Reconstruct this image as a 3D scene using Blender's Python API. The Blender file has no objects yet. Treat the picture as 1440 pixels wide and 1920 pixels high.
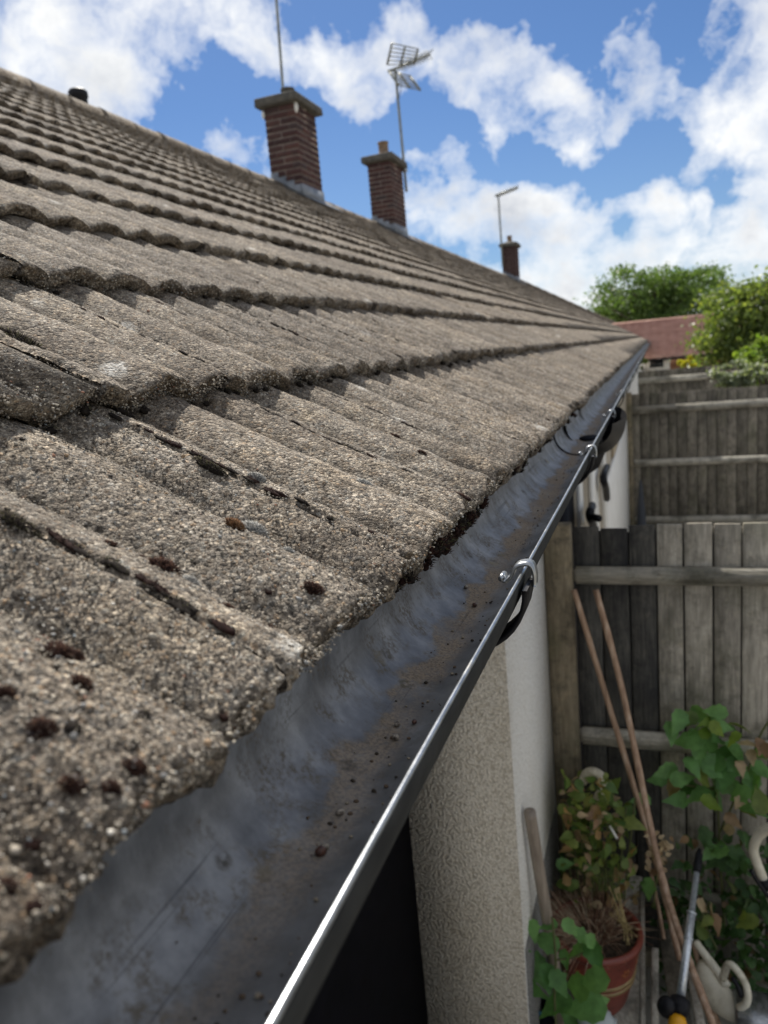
import bpy, bmesh, math, random
import numpy as np
from mathutils import Vector, Matrix
random.seed(7); rng = np.random.default_rng(7)
R = math.radians
sc = bpy.context.scene
col = sc.collection

# ------------------------------------------------------------------ camera
H = 2.5                                   # camera height above the ground
FPX = 1400.0; CX, CY = 720.0, 960.0       # focal length and centre on the 1440 x 1920 frame
def cam_basis(roll=5.3, vp=(1226, 629)):
    d = np.array([vp[0]-CX, vp[1]-CY, FPX]); d /= np.linalg.norm(d)
    r = R(roll); u = np.array([math.sin(r), math.cos(r), 0.0])
    dn = u + np.array([0, 0, 1.0]) * (-u.dot(d) / d[2]); dn /= np.linalg.norm(dn)
    X = np.cross(dn, d)
    if X[0] < 0: X = -X
    return np.array([X, d, -dn])
CM = cam_basis()
cam_d = bpy.data.cameras.new('camera'); cam = bpy.data.objects.new('camera', cam_d); col.objects.link(cam)
rot = Matrix([[CM[i, 0], -CM[i, 1], -CM[i, 2]] for i in range(3)])
cam.matrix_world = Matrix.Translation((0, 0, H)) @ rot.to_4x4()
cam_d.sensor_fit = 'VERTICAL'; cam_d.sensor_height = 36.0; cam_d.lens = FPX / 1920 * 36
cam_d.clip_start = 0.02; cam_d.clip_end = 2000
cam_d.dof.use_dof = True; cam_d.dof.focus_distance = 0.70
cam_d.dof.aperture_fstop = cam_d.lens / 3.3
sc.camera = cam

# ------------------------------------------------------------------ light
SUN_EL, SUN_AZ = 48.0, -31.0              # azimuth from +Y; over the ridge, ahead and to the left
SUN_STRENGTH, SKY_STRENGTH, EXPOSURE = 3.5, 0.15, 1.16
w = bpy.data.worlds.new('World'); sc.world = w; w.use_nodes = True
sd = Vector((math.sin(R(SUN_AZ))*math.cos(R(SUN_EL)), math.cos(R(SUN_AZ))*math.cos(R(SUN_EL)), math.sin(R(SUN_EL))))
sl = bpy.data.lights.new('sun', 'SUN'); sl.energy = SUN_STRENGTH; sl.angle = R(1.2); sl.color = (1, .94, .85)
so = bpy.data.objects.new('sun', sl); col.objects.link(so)
so.rotation_euler = sd.to_track_quat('Z', 'Y').to_euler(); so.location = (0, 0, 60)
sc.view_settings.view_transform = 'Standard'; sc.view_settings.look = 'None'
sc.view_settings.exposure = EXPOSURE; sc.view_settings.gamma = 1; sc.view_settings.use_curve_mapping = False

# ------------------------------------------------------------------ pixel -> place helpers
def ray(px, py): return CM @ np.array([px-CX, py-CY, FPX])
OFF = np.array([0, 0, H])
def at_y(px, py, Y): r = ray(px, py); return r * (Y / r[1]) + OFF
def at_x(px, py, X): r = ray(px, py); return r * (X / r[0]) + OFF
def at_z(px, py, Z): r = ray(px, py); return r * ((Z - H) / r[2]) + OFF

# ------------------------------------------------------------------ node helpers
class NT:
    def __init__(s, tree): s.t = tree; s.n = tree.nodes; s.l = tree.links
    def new(s, typ, **kw):
        nd = s.n.new(typ)
        for k, v in kw.items(): setattr(nd, k, v)
        return nd
    def set(s, sock, v):
        if hasattr(v, 'is_output'): s.l.new(v, sock)
        elif v is not None:
            try: sock.default_value = v
            except Exception: sock.default_value = tuple(v) + (1,)
    def math(s, op, a, b=None, c=None, clamp=False):
        nd = s.new('ShaderNodeMath', operation=op); nd.use_clamp = clamp
        for i, v in enumerate((a, b, c)):
            if v is not None: s.set(nd.inputs[i], v)
        return nd.outputs[0]
    def vmath(s, op, a, b=None):
        nd = s.new('ShaderNodeVectorMath', operation=op); s.set(nd.inputs[0], a)
        if b is not None: s.set(nd.inputs[1], b)
        return nd.outputs['Value'] if op in ('DOT_PRODUCT', 'LENGTH', 'DISTANCE') else nd.outputs[0]
    def noise(s, vec, scale, detail=3, rough=.55, color=False, dist=0.0):
        nd = s.new('ShaderNodeTexNoise'); s.set(nd.inputs['Vector'], vec); nd.inputs['Scale'].default_value = scale
        nd.inputs['Detail'].default_value = detail; nd.inputs['Roughness'].default_value = rough; nd.inputs['Distortion'].default_value = dist
        return nd.outputs['Color' if color else 'Fac']
    def voro(s, vec, scale, out='Distance', feature='F1', rnd=1.0):
        nd = s.new('ShaderNodeTexVoronoi', feature=feature); s.set(nd.inputs['Vector'], vec)
        nd.inputs['Scale'].default_value = scale; nd.inputs['Randomness'].default_value = rnd
        return nd.outputs[out]
    def ramp(s, fac, stops, interp='LINEAR'):
        nd = s.new('ShaderNodeValToRGB'); s.set(nd.inputs[0], fac); cr = nd.color_ramp; cr.interpolation = interp
        while len(cr.elements) < len(stops): cr.elements.new(0.5)
        for e, (p, c) in zip(cr.elements, stops):
            e.position = p; e.color = tuple(c) + (1,) if hasattr(c, '__len__') else (c, c, c, 1)
        return nd.outputs[0]
    def mix(s, fac, a, b, blend='MIX'):
        nd = s.new('ShaderNodeMix', data_type='RGBA', blend_type=blend); s.set(nd.inputs[0], fac)
        for i, v in ((6, a), (7, b)):
            if hasattr(v, 'is_output'): s.l.new(v, nd.inputs[i])
            else: nd.inputs[i].default_value = tuple(v)[:3] + (1,)
        return nd.outputs[2]
    def mapr(s, v, a, b, c=0, d=1, smooth=False):
        nd = s.new('ShaderNodeMapRange'); nd.clamp = True
        if smooth: nd.interpolation_type = 'SMOOTHSTEP'
        s.set(nd.inputs[0], v)
        for i, x in enumerate((a, b, c, d)): nd.inputs[i+1].default_value = x
        return nd.outputs[0]
    def sep(s, v):
        nd = s.new('ShaderNodeSeparateXYZ'); s.set(nd.inputs[0], v); return nd.outputs
    def comb(s, x, y, z):
        nd = s.new('ShaderNodeCombineXYZ')
        for i, v in enumerate((x, y, z)): s.set(nd.inputs[i], v)
        return nd.outputs[0]
    def scale(s, v, xyz):
        nd = s.new('ShaderNodeMapping'); s.set(nd.inputs[0], v); nd.inputs['Scale'].default_value = xyz; return nd.outputs[0]
    def bump(s, h, strength=.5, dist=.01, normal=None):
        nd = s.new('ShaderNodeBump'); s.set(nd.inputs['Height'], h); nd.inputs['Strength'].default_value = strength
        nd.inputs['Distance'].default_value = dist
        if normal is not None: s.l.new(normal, nd.inputs['Normal'])
        return nd.outputs[0]
    def pos(s): return s.new('ShaderNodeNewGeometry').outputs['Position']
    def objc(s): return s.new('ShaderNodeTexCoord').outputs['Object']
    def rnd(s): return s.new('ShaderNodeObjectInfo').outputs['Random']
    def attr(s, name): return s.new('ShaderNodeAttribute', attribute_name=name).outputs['Color']
MATS = {}
def mat(name, fn=None, color=(.5, .5, .5), rough=.8, metal=0.0, spec=.5):
    if name in MATS: return MATS[name]
    m = bpy.data.materials.new(name); m.use_nodes = True; n = NT(m.node_tree); p = n.n['Principled BSDF']
    p.inputs['Base Color'].default_value = tuple(color) + (1,); p.inputs['Roughness'].default_value = rough
    p.inputs['Metallic'].default_value = metal; p.inputs['Specular IOR Level'].default_value = spec
    if fn:
        out = fn(n, p) or {}
        for k, v in out.items(): n.set(p.inputs[k], v)
    MATS[name] = m; return m

# ------------------------------------------------------------------ sky with clouds
def build_sky():
    n = NT(w.node_tree); n.n.clear()
    outp = n.new('ShaderNodeOutputWorld'); bg = n.new('ShaderNodeBackground')
    sky = n.new('ShaderNodeTexSky', sky_type='NISHITA'); sky.sun_disc = False
    sky.sun_elevation = R(SUN_EL); sky.sun_rotation = R(SUN_AZ); sky.air_density = 1.0; sky.dust_density = .25; sky.ozone_density = 2.2
    dirv = n.vmath('NORMALIZE', n.new('ShaderNodeTexCoord').outputs['Generated'])
    wn = n.vmath('SUBTRACT', n.noise(dirv, 5.5, 5, .62, color=True), (.5, .5, .5))
    wn2 = n.vmath('SUBTRACT', n.noise(dirv, 17, 4, .6, color=True), (.5, .5, .5))
    wd = n.vmath('ADD', dirv, n.vmath('MULTIPLY', wn, (.19, .19, .15)))
    wd = n.vmath('NORMALIZE', n.vmath('ADD', wd, n.vmath('MULTIPLY', wn2, (.07, .07, .06))))
    blobs = [(60, 40, 150, 1), (210, 95, 170, 1), (380, 85, 125, .9), (120, 175, 130, .8), (260, 215, 70, .5), (520, 105, 140, 1), (680, 95, 150, 1),
             (820, 85, 135, 1), (940, 105, 120, .8), (650, 180, 100, .7), (720, 150, 90, .6), (990, 170, 110, .9), (930, 225, 90, .75), (1070, 215, 95, .85),
             (1040, 270, 60, .7), (1190, 190, 105, .75), (1310, 195, 95, .75), (1400, 80, 150, .95), (1440, 190, 120, .9), (1200, 70, 90, .6),
             (460, 290, 75, .75), (690, 270, 60, .55), (845, 315, 60, .55), (880, 355, 70, .5), (1425, 338, 55, .7), (1282, 402, 48, .8),
             (960, 385, 80, .55), (830, 425, 95, .85), (930, 440, 110, .9), (1060, 410, 110, .85), (1180, 405, 75, .9), (1130, 480, 150, 1), (1290, 480, 110, .9),
             (1420, 480, 120, .95), (1000, 500, 140, 1), (1200, 560, 170, 1), (1400, 560, 150, .9), (-150, 100, 220, .9), (1600, 250, 240, .7), (300, -260, 260, .6),
             (550, 2, 70, -.5), (800, -10, 100, -.6), (1060, 30, 90, -.5), (420, 200, 90, -.5), (560, 250, 110, -.4), (1150, 330, 120, -.5), (800, 230, 70, -.5)]
    tot = None
    for px, py, r, st in blobs:
        r = r*.80 if px > 0 and py > -50 and px < 1450 else r
        d = ray(px, py); d = d / np.linalg.norm(d); ang = r / 1400.0
        v = n.math('MULTIPLY_ADD', n.vmath('DOT_PRODUCT', wd, tuple(d)), 1/(1-math.cos(ang)), -math.cos(ang)/(1-math.cos(ang)), clamp=True)
        v = n.math('MULTIPLY', v, st)
        tot = v if tot is None else n.math('ADD', tot, v)
    z = n.sep(dirv)[2]
    flat = n.vmath('DIVIDE', dirv, n.comb(*(n.math('ADD', n.math('MAXIMUM', z, 0.0), .22),)*3))
    f1 = n.noise(flat, 2.6, 9, .60, dist=.25); f2 = n.noise(n.vmath('ADD', dirv, n.vmath('MULTIPLY', wn2, (.05, .05, .05))), 13, 8, .58)
    away = n.mapr(n.vmath('DOT_PRODUCT', dirv, tuple(ray(720, 420)/np.linalg.norm(ray(720, 420)))), .80, .66)   # extra cloud added out of view for a more neutral fill
    dens = n.math('ADD', n.math('MULTIPLY', n.math('MINIMUM', tot, 1.1), .66), n.math('MULTIPLY', n.math('SUBTRACT', f1, .5), 1.0))
    dens = n.math('ADD', dens, n.math('MULTIPLY', n.math('SUBTRACT', f2, .5), 2.35))
    dens = n.math('ADD', dens, n.math('MULTIPLY', away, .60))
    a = n.mapr(dens, .27, 1.02)
    a = n.math('POWER', a, .8)
    sh = n.noise(n.vmath('ADD', dirv, (.0, .0, .03)), 8, 6, .6)
    thick = n.mapr(n.math('ADD', dens, n.math('MULTIPLY', n.math('SUBTRACT', sh, .5), 2.6)), .65, 1.7)
    low = n.mapr(z, .40, .06)
    grey = n.math('MULTIPLY', thick, n.math('MULTIPLY_ADD', low, .50, .52))
    cc = n.mix(grey, (3.2, 3.22, 3.2), (1.4, 1.52, 1.78))
    horizon = n.mapr(z, .0, .30)
    skyc = n.mix(1.0, sky.outputs[0], (.142, .190, .255), 'MULTIPLY')
    skyc = n.mix(n.math('MULTIPLY', n.mapr(z, .30, .0), .25), skyc, (1.35, 1.75, 2.3))
    n.l.new(n.mix(a, skyc, cc), bg.inputs[0]); bg.inputs[1].default_value = SKY_STRENGTH
    n.l.new(bg.outputs[0], outp.inputs[0])
build_sky()

# ------------------------------------------------------------------ mesh helpers
def link(o, parent=None):
    col.objects.link(o)
    if parent is not None: o.parent = parent
    return o
def wl(o):
    v = Vector((0, 0, 0))
    while o is not None: v = v + o.location; o = o.parent
    return np.array(v)
def make_mesh(name, V, F, m, smooth=False, colors=None):
    me = bpy.data.meshes.new(name)
    if isinstance(F, np.ndarray): F = [F]
    F = [np.asarray(f, dtype=np.int32) for f in F if len(f)]
    V = np.asarray(V, dtype=np.float32)
    me.vertices.add(len(V)); me.vertices.foreach_set('co', V.ravel())
    loops = np.concatenate([f.ravel() for f in F]); tot = np.concatenate([np.full(len(f), f.shape[1], np.int32) for f in F])
    me.loops.add(len(loops)); me.loops.foreach_set('vertex_index', loops)
    me.polygons.add(len(tot)); me.polygons.foreach_set('loop_start', np.concatenate([[0], np.cumsum(tot)[:-1]]).astype(np.int32))
    me.polygons.foreach_set('loop_total', tot)
    if smooth: me.polygons.foreach_set('use_smooth', np.ones(len(tot), bool))
    if colors is not None:
        ca = me.color_attributes.new('Col', 'FLOAT_COLOR', 'POINT')
        c4 = np.ones((len(V), 4), np.float32); c4[:, :3] = colors; ca.data.foreach_set('color', c4.ravel())
    me.update(calc_edges=True); me.validate()
    if m: me.materials.append(m)
    return me
def obj(name, V, F, m, parent=None, smooth=False, colors=None, kind=None):
    V = np.asarray(V, float)
    if parent is not None: V = V - wl(parent)
    o = bpy.data.objects.new(name, make_mesh(name, V, F, m, smooth, colors)); link(o, parent)
    if kind: o['kind'] = kind
    return o
def tag(o, label, cat, group=None):
    o['label'] = label; o['category'] = cat
    if group: o['group'] = group
    return o
def thing(name, label, cat, loc=(0, 0, 0), group=None):
    o = bpy.data.objects.new(name, None); o.location = tuple(float(v) for v in loc); o.empty_display_size = .1; link(o)
    return tag(o, label, cat, group)
class MB:
    def __init__(s): s.V = []; s.F = {}; s.n = 0; s.C = []
    def add(s, V, F, c=None):
        if isinstance(F, np.ndarray): F = [F]
        V = np.asarray(V, float); s.V.append(V)
        for f in F:
            f = np.asarray(f, dtype=np.int32)
            if len(f): s.F.setdefault(f.shape[1], []).append(f + s.n)
        s.n += len(V)
        if c is not None: s.C.append(np.broadcast_to(np.asarray(c, float), (len(V), 3)))
        return s
    def build(s, name, m, parent=None, smooth=False, kind=None):
        return obj(name, np.concatenate(s.V), [np.concatenate(f) for f in s.F.values()], m, parent, smooth,
                   np.concatenate(s.C) if s.C else None, kind)
def cbox(lo, hi, b=0.0, seg=1):
    lo = np.array(lo, float); hi = np.array(hi, float)
    bm = bmesh.new(); bmesh.ops.create_cube(bm, size=1.0)
    for v in bm.verts: v.co = Vector((lo + hi)/2 + np.array(v.co) * (hi - lo))
    if b > 0: bmesh.ops.bevel(bm, geom=bm.edges[:] , offset=b, segments=seg, affect='EDGES')
    V = np.array([v.co[:] for v in bm.verts]); bm.verts.index_update(); F = {}
    for f in bm.faces: F.setdefault(len(f.verts), []).append([v.index for v in f.verts])
    bm.free(); return V, [np.array(f) for f in F.values()]
def frame_from(d):
    d = np.array(d, float); d /= np.linalg.norm(d)
    a = np.array([0, 0, 1.0]) if abs(d[2]) < .9 else np.array([1.0, 0, 0])
    x = np.cross(a, d); x /= np.linalg.norm(x); return x, np.cross(d, x), d
def tube(pts, rad, seg=8, cap=True):
    pts = np.array(pts, float); n = len(pts); rad = np.broadcast_to(np.asarray(rad, float), (n,))
    V = []; x = None
    for i in range(n):
        d = pts[min(i+1, n-1)] - pts[max(i-1, 0)]; d = d / (np.linalg.norm(d) + 1e-12)
        if x is None: x, y, _ = frame_from(d)
        else:
            x = x - d * x.dot(d); x /= np.linalg.norm(x); y = np.cross(d, x)
        a = np.arange(seg) * 2*np.pi/seg
        V.append(pts[i] + rad[i] * (np.cos(a)[:, None]*x + np.sin(a)[:, None]*y))
    V = np.concatenate(V); j = np.arange(seg); k = (j+1) % seg
    F = np.concatenate([np.stack([i*seg+j, i*seg+k, (i+1)*seg+k, (i+1)*seg+j], 1) for i in range(n-1)])
    Fs = [F]
    if cap: Fs.append(np.array([j[::-1], (n-1)*seg + j]))
    return V, Fs
def lathe(profile, c, seg=32, close=False):
    p = np.array(profile, float); n = len(p); a = np.arange(seg)*2*np.pi/seg
    V = np.concatenate([np.stack([c[0]+r*np.cos(a), c[1]+r*np.sin(a), np.full(seg, c[2]+z)], 1) for r, z in p])
    j = np.arange(seg); k = (j+1) % seg
    F = np.concatenate([np.stack([i*seg+j, i*seg+k, (i+1)*seg+k, (i+1)*seg+j], 1) for i in range(n-1)])
    return V, [F]
def grid_faces(nr, nc):
    i, j = np.meshgrid(np.arange(nr-1), np.arange(nc-1), indexing='ij'); a = (i*nc+j).ravel()
    return np.stack([a, a+1, a+nc+1, a+nc], 1)
def bez(P, n=12):
    P = [np.array(p, float) for p in P]; out = []
    for t in np.linspace(0, len(P)-1-1e-6, n):
        i = int(t); f = t - i; p0 = P[max(i-1, 0)]; p1 = P[i]; p2 = P[min(i+1, len(P)-1)]; p3 = P[min(i+2, len(P)-1)]
        out.append(.5*((2*p1)+(-p0+p2)*f+(2*p0-5*p1+4*p2-p3)*f*f+(-p0+3*p1-3*p2+p3)*f**3))
    return np.array(out)
def _h(i, j, k):
    x = (i.astype(np.uint32)*np.uint32(374761393) + j.astype(np.uint32)*np.uint32(668265263) + k.astype(np.uint32)*np.uint32(2147483647))
    x = (x ^ (x >> np.uint32(13))) * np.uint32(1274126177); x = x ^ (x >> np.uint32(16))
    return (x & np.uint32(0xffffff)).astype(np.float64) / 16777216.0
def vnoise(P):
    P = np.asarray(P, float) + 1000.0; I = np.floor(P).astype(np.int64); f = P - I; f = f*f*(3-2*f); r = 0
    for a in (0, 1):
        for b in (0, 1):
            for c in (0, 1):
                wgt = (f[..., 0] if a else 1-f[..., 0]) * (f[..., 1] if b else 1-f[..., 1]) * (f[..., 2] if c else 1-f[..., 2])
                r = r + wgt * _h(I[..., 0]+a, I[..., 1]+b, I[..., 2]+c)
    return r - .5
def fbm(P, o=3):
    r = 0; a = 1.0; P = np.asarray(P, float)
    for i in range(o): r = r + a*vnoise(P * 2.03**i + 17.3*i); a *= .5
    return r

# ------------------------------------------------------------------ materials
TW, Y0 = .2085, .322                                     # roof tile width and first joint
def m_concrete(n, p):
    P = n.pos(); big = n.noise(P, 5, 4, .6); mid = n.noise(P, 42, 4, .6)
    c1 = n.sep(n.voro(P, 330, 'Color'))[0]; c2 = n.sep(n.voro(P, 760, 'Color'))[1]
    g = n.math('ADD', n.math('MULTIPLY', c1, .55), n.math('MULTIPLY', c2, .45))
    base = n.ramp(g, [(0, (.030, .026, .022)), (.25, (.105, .094, .080)), (.5, (.195, .177, .152)), (.75, (.32, .295, .25)), (1, (.60, .565, .49))])
    hue = n.ramp(n.sep(n.voro(P, 330, 'Color'))[2], [(0, (.95, .80, .66)), (.12, (1, .97, .92)), (.85, (1, 1, 1)), (1, (.85, .93, 1.0))])
    base = n.mix(1.0, base, hue, 'MULTIPLY')
    base = n.mix(n.mapr(mid, .42, .72), base, n.mix(1.0, base, (.55, .52, .48), 'MULTIPLY'))
    base = n.mix(n.mapr(big, .46, .66, 0, .8), base, n.mix(1.0, base, (.56, .53, .51), 'MULTIPLY')); base = n.mix(n.mapr(n.noise(P, 15, 4, .65), .52, .70, 0, .7), base, n.mix(1.0, base, (1.45, 1.38, 1.25), 'MULTIPLY'))
    tl = n.rnd(); base = n.mix(1.0, base, n.ramp(tl, [(0, (.88, .87, .87)), (.5, (1.0, .985, .96)), (1, (1.14, 1.11, 1.07))]), 'MULTIPLY')
    streak = n.noise(n.scale(P, (.10, 1, .10)), 34, 4, .6); base = n.mix(n.mapr(streak, .50, .70, 0, .55), base, n.mix(1.0, base, (.58, .56, .55), 'MULTIPLY'))
    gy = n.math('ABSOLUTE', n.math('SUBTRACT', n.math('FRACT', n.math('ADD', n.math('DIVIDE', n.math('SUBTRACT', n.sep(P)[1], Y0), TW/2), .5)), .5))   # darker along the grooves, broken up by noise
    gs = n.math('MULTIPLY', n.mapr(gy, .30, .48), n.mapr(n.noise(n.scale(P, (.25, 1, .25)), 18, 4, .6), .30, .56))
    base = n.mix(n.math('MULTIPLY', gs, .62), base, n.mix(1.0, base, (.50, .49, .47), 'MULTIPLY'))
    base = n.mix(1.0, base, (1.13, 1.105, 1.10), 'MULTIPLY')
    ld = n.voro(n.vmath('ADD', P, n.vmath('MULTIPLY', n.noise(P, 60, 2, color=True), (.02, .02, .02))), 11); lr = n.sep(n.voro(P, 11, 'Color'))[1]
    lm = n.math('MULTIPLY', n.mapr(ld, .21, .08), n.math('MULTIPLY', n.mapr(lr, .60, .68), n.mapr(n.noise(P, 240, 3), .38, .55)))
    base = n.mix(n.math('MULTIPLY', lm, .85), base, (.60, .585, .54))
    dd = n.voro(P, 26); dr = n.sep(n.voro(P, 26, 'Color'))[0]
    dm = n.math('MULTIPLY', n.mapr(dd, .20, .08), n.mapr(dr, .80, .86))
    base = n.mix(n.math('MULTIPLY', dm, .8), base, (.055, .045, .04))
    h = n.math('ADD', n.math('MULTIPLY', n.math('SUBTRACT', 1.0, n.voro(P, 330)), .9), n.math('MULTIPLY', n.math('SUBTRACT', 1.0, n.voro(P, 760)), .5))
    h = n.math('ADD', h, n.math('MULTIPLY', n.noise(P, 130, 4, .65), 1.2))
    return {'Base Color': base, 'Normal': n.bump(h, .85, .0030), 'Roughness': .92}
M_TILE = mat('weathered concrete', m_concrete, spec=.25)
def m_grain(n, p):
    c = n.attr('Col'); P = n.pos()
    c = n.mix(1.0, c, n.ramp(n.noise(P, 900, 3), [(.3, .6), (.7, 1.2)]), 'MULTIPLY')
    return {'Base Color': c, 'Normal': n.bump(n.noise(P, 1500, 2), .5, .0006)}
M_GRAIN = mat('sand and grit', m_grain, rough=.85, spec=.3)
M_MOSS = mat('dry moss', lambda n, p: {'Base Color': n.mix(1.0, n.attr('Col'), n.ramp(n.noise(n.pos(), 300, 2), [(.3, .55), (.7, 1.3)]), 'MULTIPLY')}, rough=.95, spec=.1)
def m_gutter(n, p):
    P = n.pos(); x, y, z = n.sep(P); warp = n.noise(P, 9, 5, .62)
    sy = n.scale(P, (1, .18, 1)); vfine = n.noise(n.scale(P, (1, .05, 1)), 520, 3, .7)
    mot = n.noise(P, 22, 5, .62)
    metal = n.ramp(mot, [(.3, (.11, .114, .119)), (.5, (.20, .207, .216)), (.72, (.36, .37, .378))])
    xs = n.math('ADD', x, n.math('MULTIPLY', n.math('SUBTRACT', warp, .5), .055))
    # silt lying along the bottom, with a scalloped inner edge
    ph = n.math('MULTIPLY', n.math('FRACT', n.math('ADD', n.math('DIVIDE', y, .116), n.math('MULTIPLY', n.noise(P, 7, 2), .9))), 1.0)
    sc_ = n.math('MULTIPLY', n.math('ABSOLUTE', n.math('SUBTRACT', ph, .5)), 2.0)
    scx = n.math('ADD', x, n.math('MULTIPLY', sc_, .012))
    scx = n.math('ADD', scx, n.math('MULTIPLY', n.math('SUBTRACT', n.noise(P, 30, 5, .65), .5), .042))
    silt = n.math('MULTIPLY', n.mapr(scx, -.192, -.186), n.mapr(xs, -.160, -.172))
    silt = n.math('MULTIPLY', silt, n.math('MULTIPLY', n.mapr(n.noise(n.scale(P, (1, .4, 1)), 16, 5, .65), .30, .52), n.mapr(y, .15, .62, .45, 1.0)))
    silt = n.math('MULTIPLY', silt, n.mapr(n.noise(P, 170, 4, .7), .20, .46))
    speck = n.mapr(n.noise(P, 380, 3, .7), .42, .62)
    silt = n.math('MULTIPLY', silt, .82); siltc = n.mix(speck, (.33, .255, .175), (.15, .12, .09))
    film = n.math('MULTIPLY', n.mapr(xs, -.180, -.135), n.mapr(n.noise(n.scale(P, (1.2, .22, 1)), 26, 6, .7), .24, .54))
    back = n.math('MULTIPLY', n.mapr(n.noise(P, 34, 6, .68), .48, .62), n.mapr(x, -.150, -.185))
    back = n.math('MULTIPLY', back, n.mapr(n.noise(P, 300, 3), .40, .60))
    c = n.mix(n.math('MULTIPLY', back, .8), metal, (.13, .11, .08))
    c = n.mix(n.math('MULTIPLY', film, .72), c, n.mix(n.noise(sy, 60, 4), (.12, .115, .107), (.25, .237, .21)))
    drip = n.math('MULTIPLY', n.mapr(n.noise(n.scale(P, (.22, 1, .22)), 60, 5, .65), .52, .74), n.mapr(x, -.165, -.20)); c = n.mix(n.math('MULTIPLY', drip, .30), c, (.42, .43, .43))
    c = n.mix(silt, c, siltc)
    scr = n.math('MULTIPLY', n.mapr(n.noise(n.scale(P, (1, .012, 1)), 260, 2, .5), .655, .68), n.mapr(n.noise(P, 11, 3), .45, .58))
    c = n.mix(n.math('MULTIPLY', scr, .45), c, (.025, .027, .032))
    ring = n.voro(P, 42); rr = n.sep(n.voro(P, 42, 'Color'))[0]
    spot = n.math('MULTIPLY', n.mapr(ring, .34, .22), n.mapr(rr, .80, .86)); spot = n.math('MULTIPLY', spot, n.mapr(n.noise(P, 200, 3), .35, .55))
    c = n.mix(n.math('MULTIPLY', spot, .8), c, n.mix(n.sep(n.voro(P, 42, 'Color'))[1], (.05, .045, .04), (.28, .24, .15)))
    dirt = n.math('MAXIMUM', n.math('MAXIMUM', silt, n.math('MULTIPLY', film, .85)), n.math('MAXIMUM', n.math('MULTIPLY', back, .8), spot))
    met = n.math('MULTIPLY', n.math('SUBTRACT', 1.0, dirt), .5)
    rough = n.math('MULTIPLY_ADD', dirt, .45, n.math('MULTIPLY_ADD', mot, .25, .34))
    h = n.math('ADD', n.math('MULTIPLY', n.noise(P, 18, 3), 1.0), n.math('MULTIPLY', n.noise(P, 420, 3), .06))
    return {'Base Color': c, 'Metallic': met, 'Roughness': rough, 'Normal': n.bump(h, .09, .004)}
M_GUT = mat('dirty galvanised steel', m_gutter, spec=.3)
def m_galv(n, p):
    P = n.pos(); v = n.noise(P, 80, 4); d = n.mapr(n.noise(n.scale(P, (1, .2, 1)), 60, 4, .7), .55, .75)
    return {'Base Color': n.mix(d, n.ramp(v, [(.3, (.24, .255, .265)), (.7, (.42, .44, .46))]), (.2, .18, .15)), 'Roughness': n.math('MULTIPLY_ADD', d, .4, .3),
            'Metallic': n.math('MULTIPLY_ADD', d, -.7, .9), 'Normal': n.bump(n.noise(P, 150, 3), .1, .001)}
M_GALV = mat('galvanised steel', m_galv)
M_BLACK = mat('black plastic', lambda n, p: {'Base Color': n.ramp(n.noise(n.pos(), 60, 4), [(.3, (.006, .006, .008)), (.75, (.018, .018, .021))])}, rough=.5, spec=.2)
def pebbledash(c1, c2, c3, sc_=150):
    def f(n, p):
        P = n.pos(); v = n.voro(P, sc_); cc = n.sep(n.voro(P, sc_, 'Color'))
        c = n.mix(n.mapr(cc[0], .0, 1.0), c1, c2); c = n.mix(n.mapr(v, .45, .75), c, c3)
        c = n.mix(n.mapr(n.noise(n.scale(P, (1, 1, .5)), 3, 5, .65), .50, .72, 0, .5), c, n.mix(1.0, c, (.80, .76, .68), 'MULTIPLY'))
        h = n.math('ADD', n.math('SUBTRACT', 1.0, v), n.math('MULTIPLY', n.noise(P, 260, 3), .5))
        return {'Base Color': c, 'Normal': n.bump(h, .9, .0075)}
    return f
M_DASHW = mat('white painted pebbledash', pebbledash((.88, .85, .78), (.93, .91, .85), (.74, .71, .64), 120), rough=.85, spec=.3)
M_DASHB = mat('beige pebbledash', pebbledash((.70, .63, .51), (.86, .79, .67), (.54, .475, .375), 135), rough=.85, spec=.3)
M_NAVY = mat('matte near black', lambda n, p: {'Base Color': n.ramp(n.noise(n.pos(), 20, 3), [(.3, (.003, .003, .005)), (.7, (.006, .006, .010))])}, rough=.7, spec=.06)  # near black; in the recesses it stands in for their deep shade
M_UPVC = mat('white plastic', lambda n, p: {'Base Color': n.ramp(n.noise(n.pos(), 6, 4), [(.3, (.68, .66, .60)), (.7, (.82, .81, .77))])}, rough=.4)
M_TAN = mat('tan boards', lambda n, p: {'Base Color': n.ramp(n.noise(n.scale(n.pos(), (4, 4, .7)), 5, 4), [(.3, (.30, .25, .18)), (.7, (.45, .39, .29))])}, rough=.7)
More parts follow.
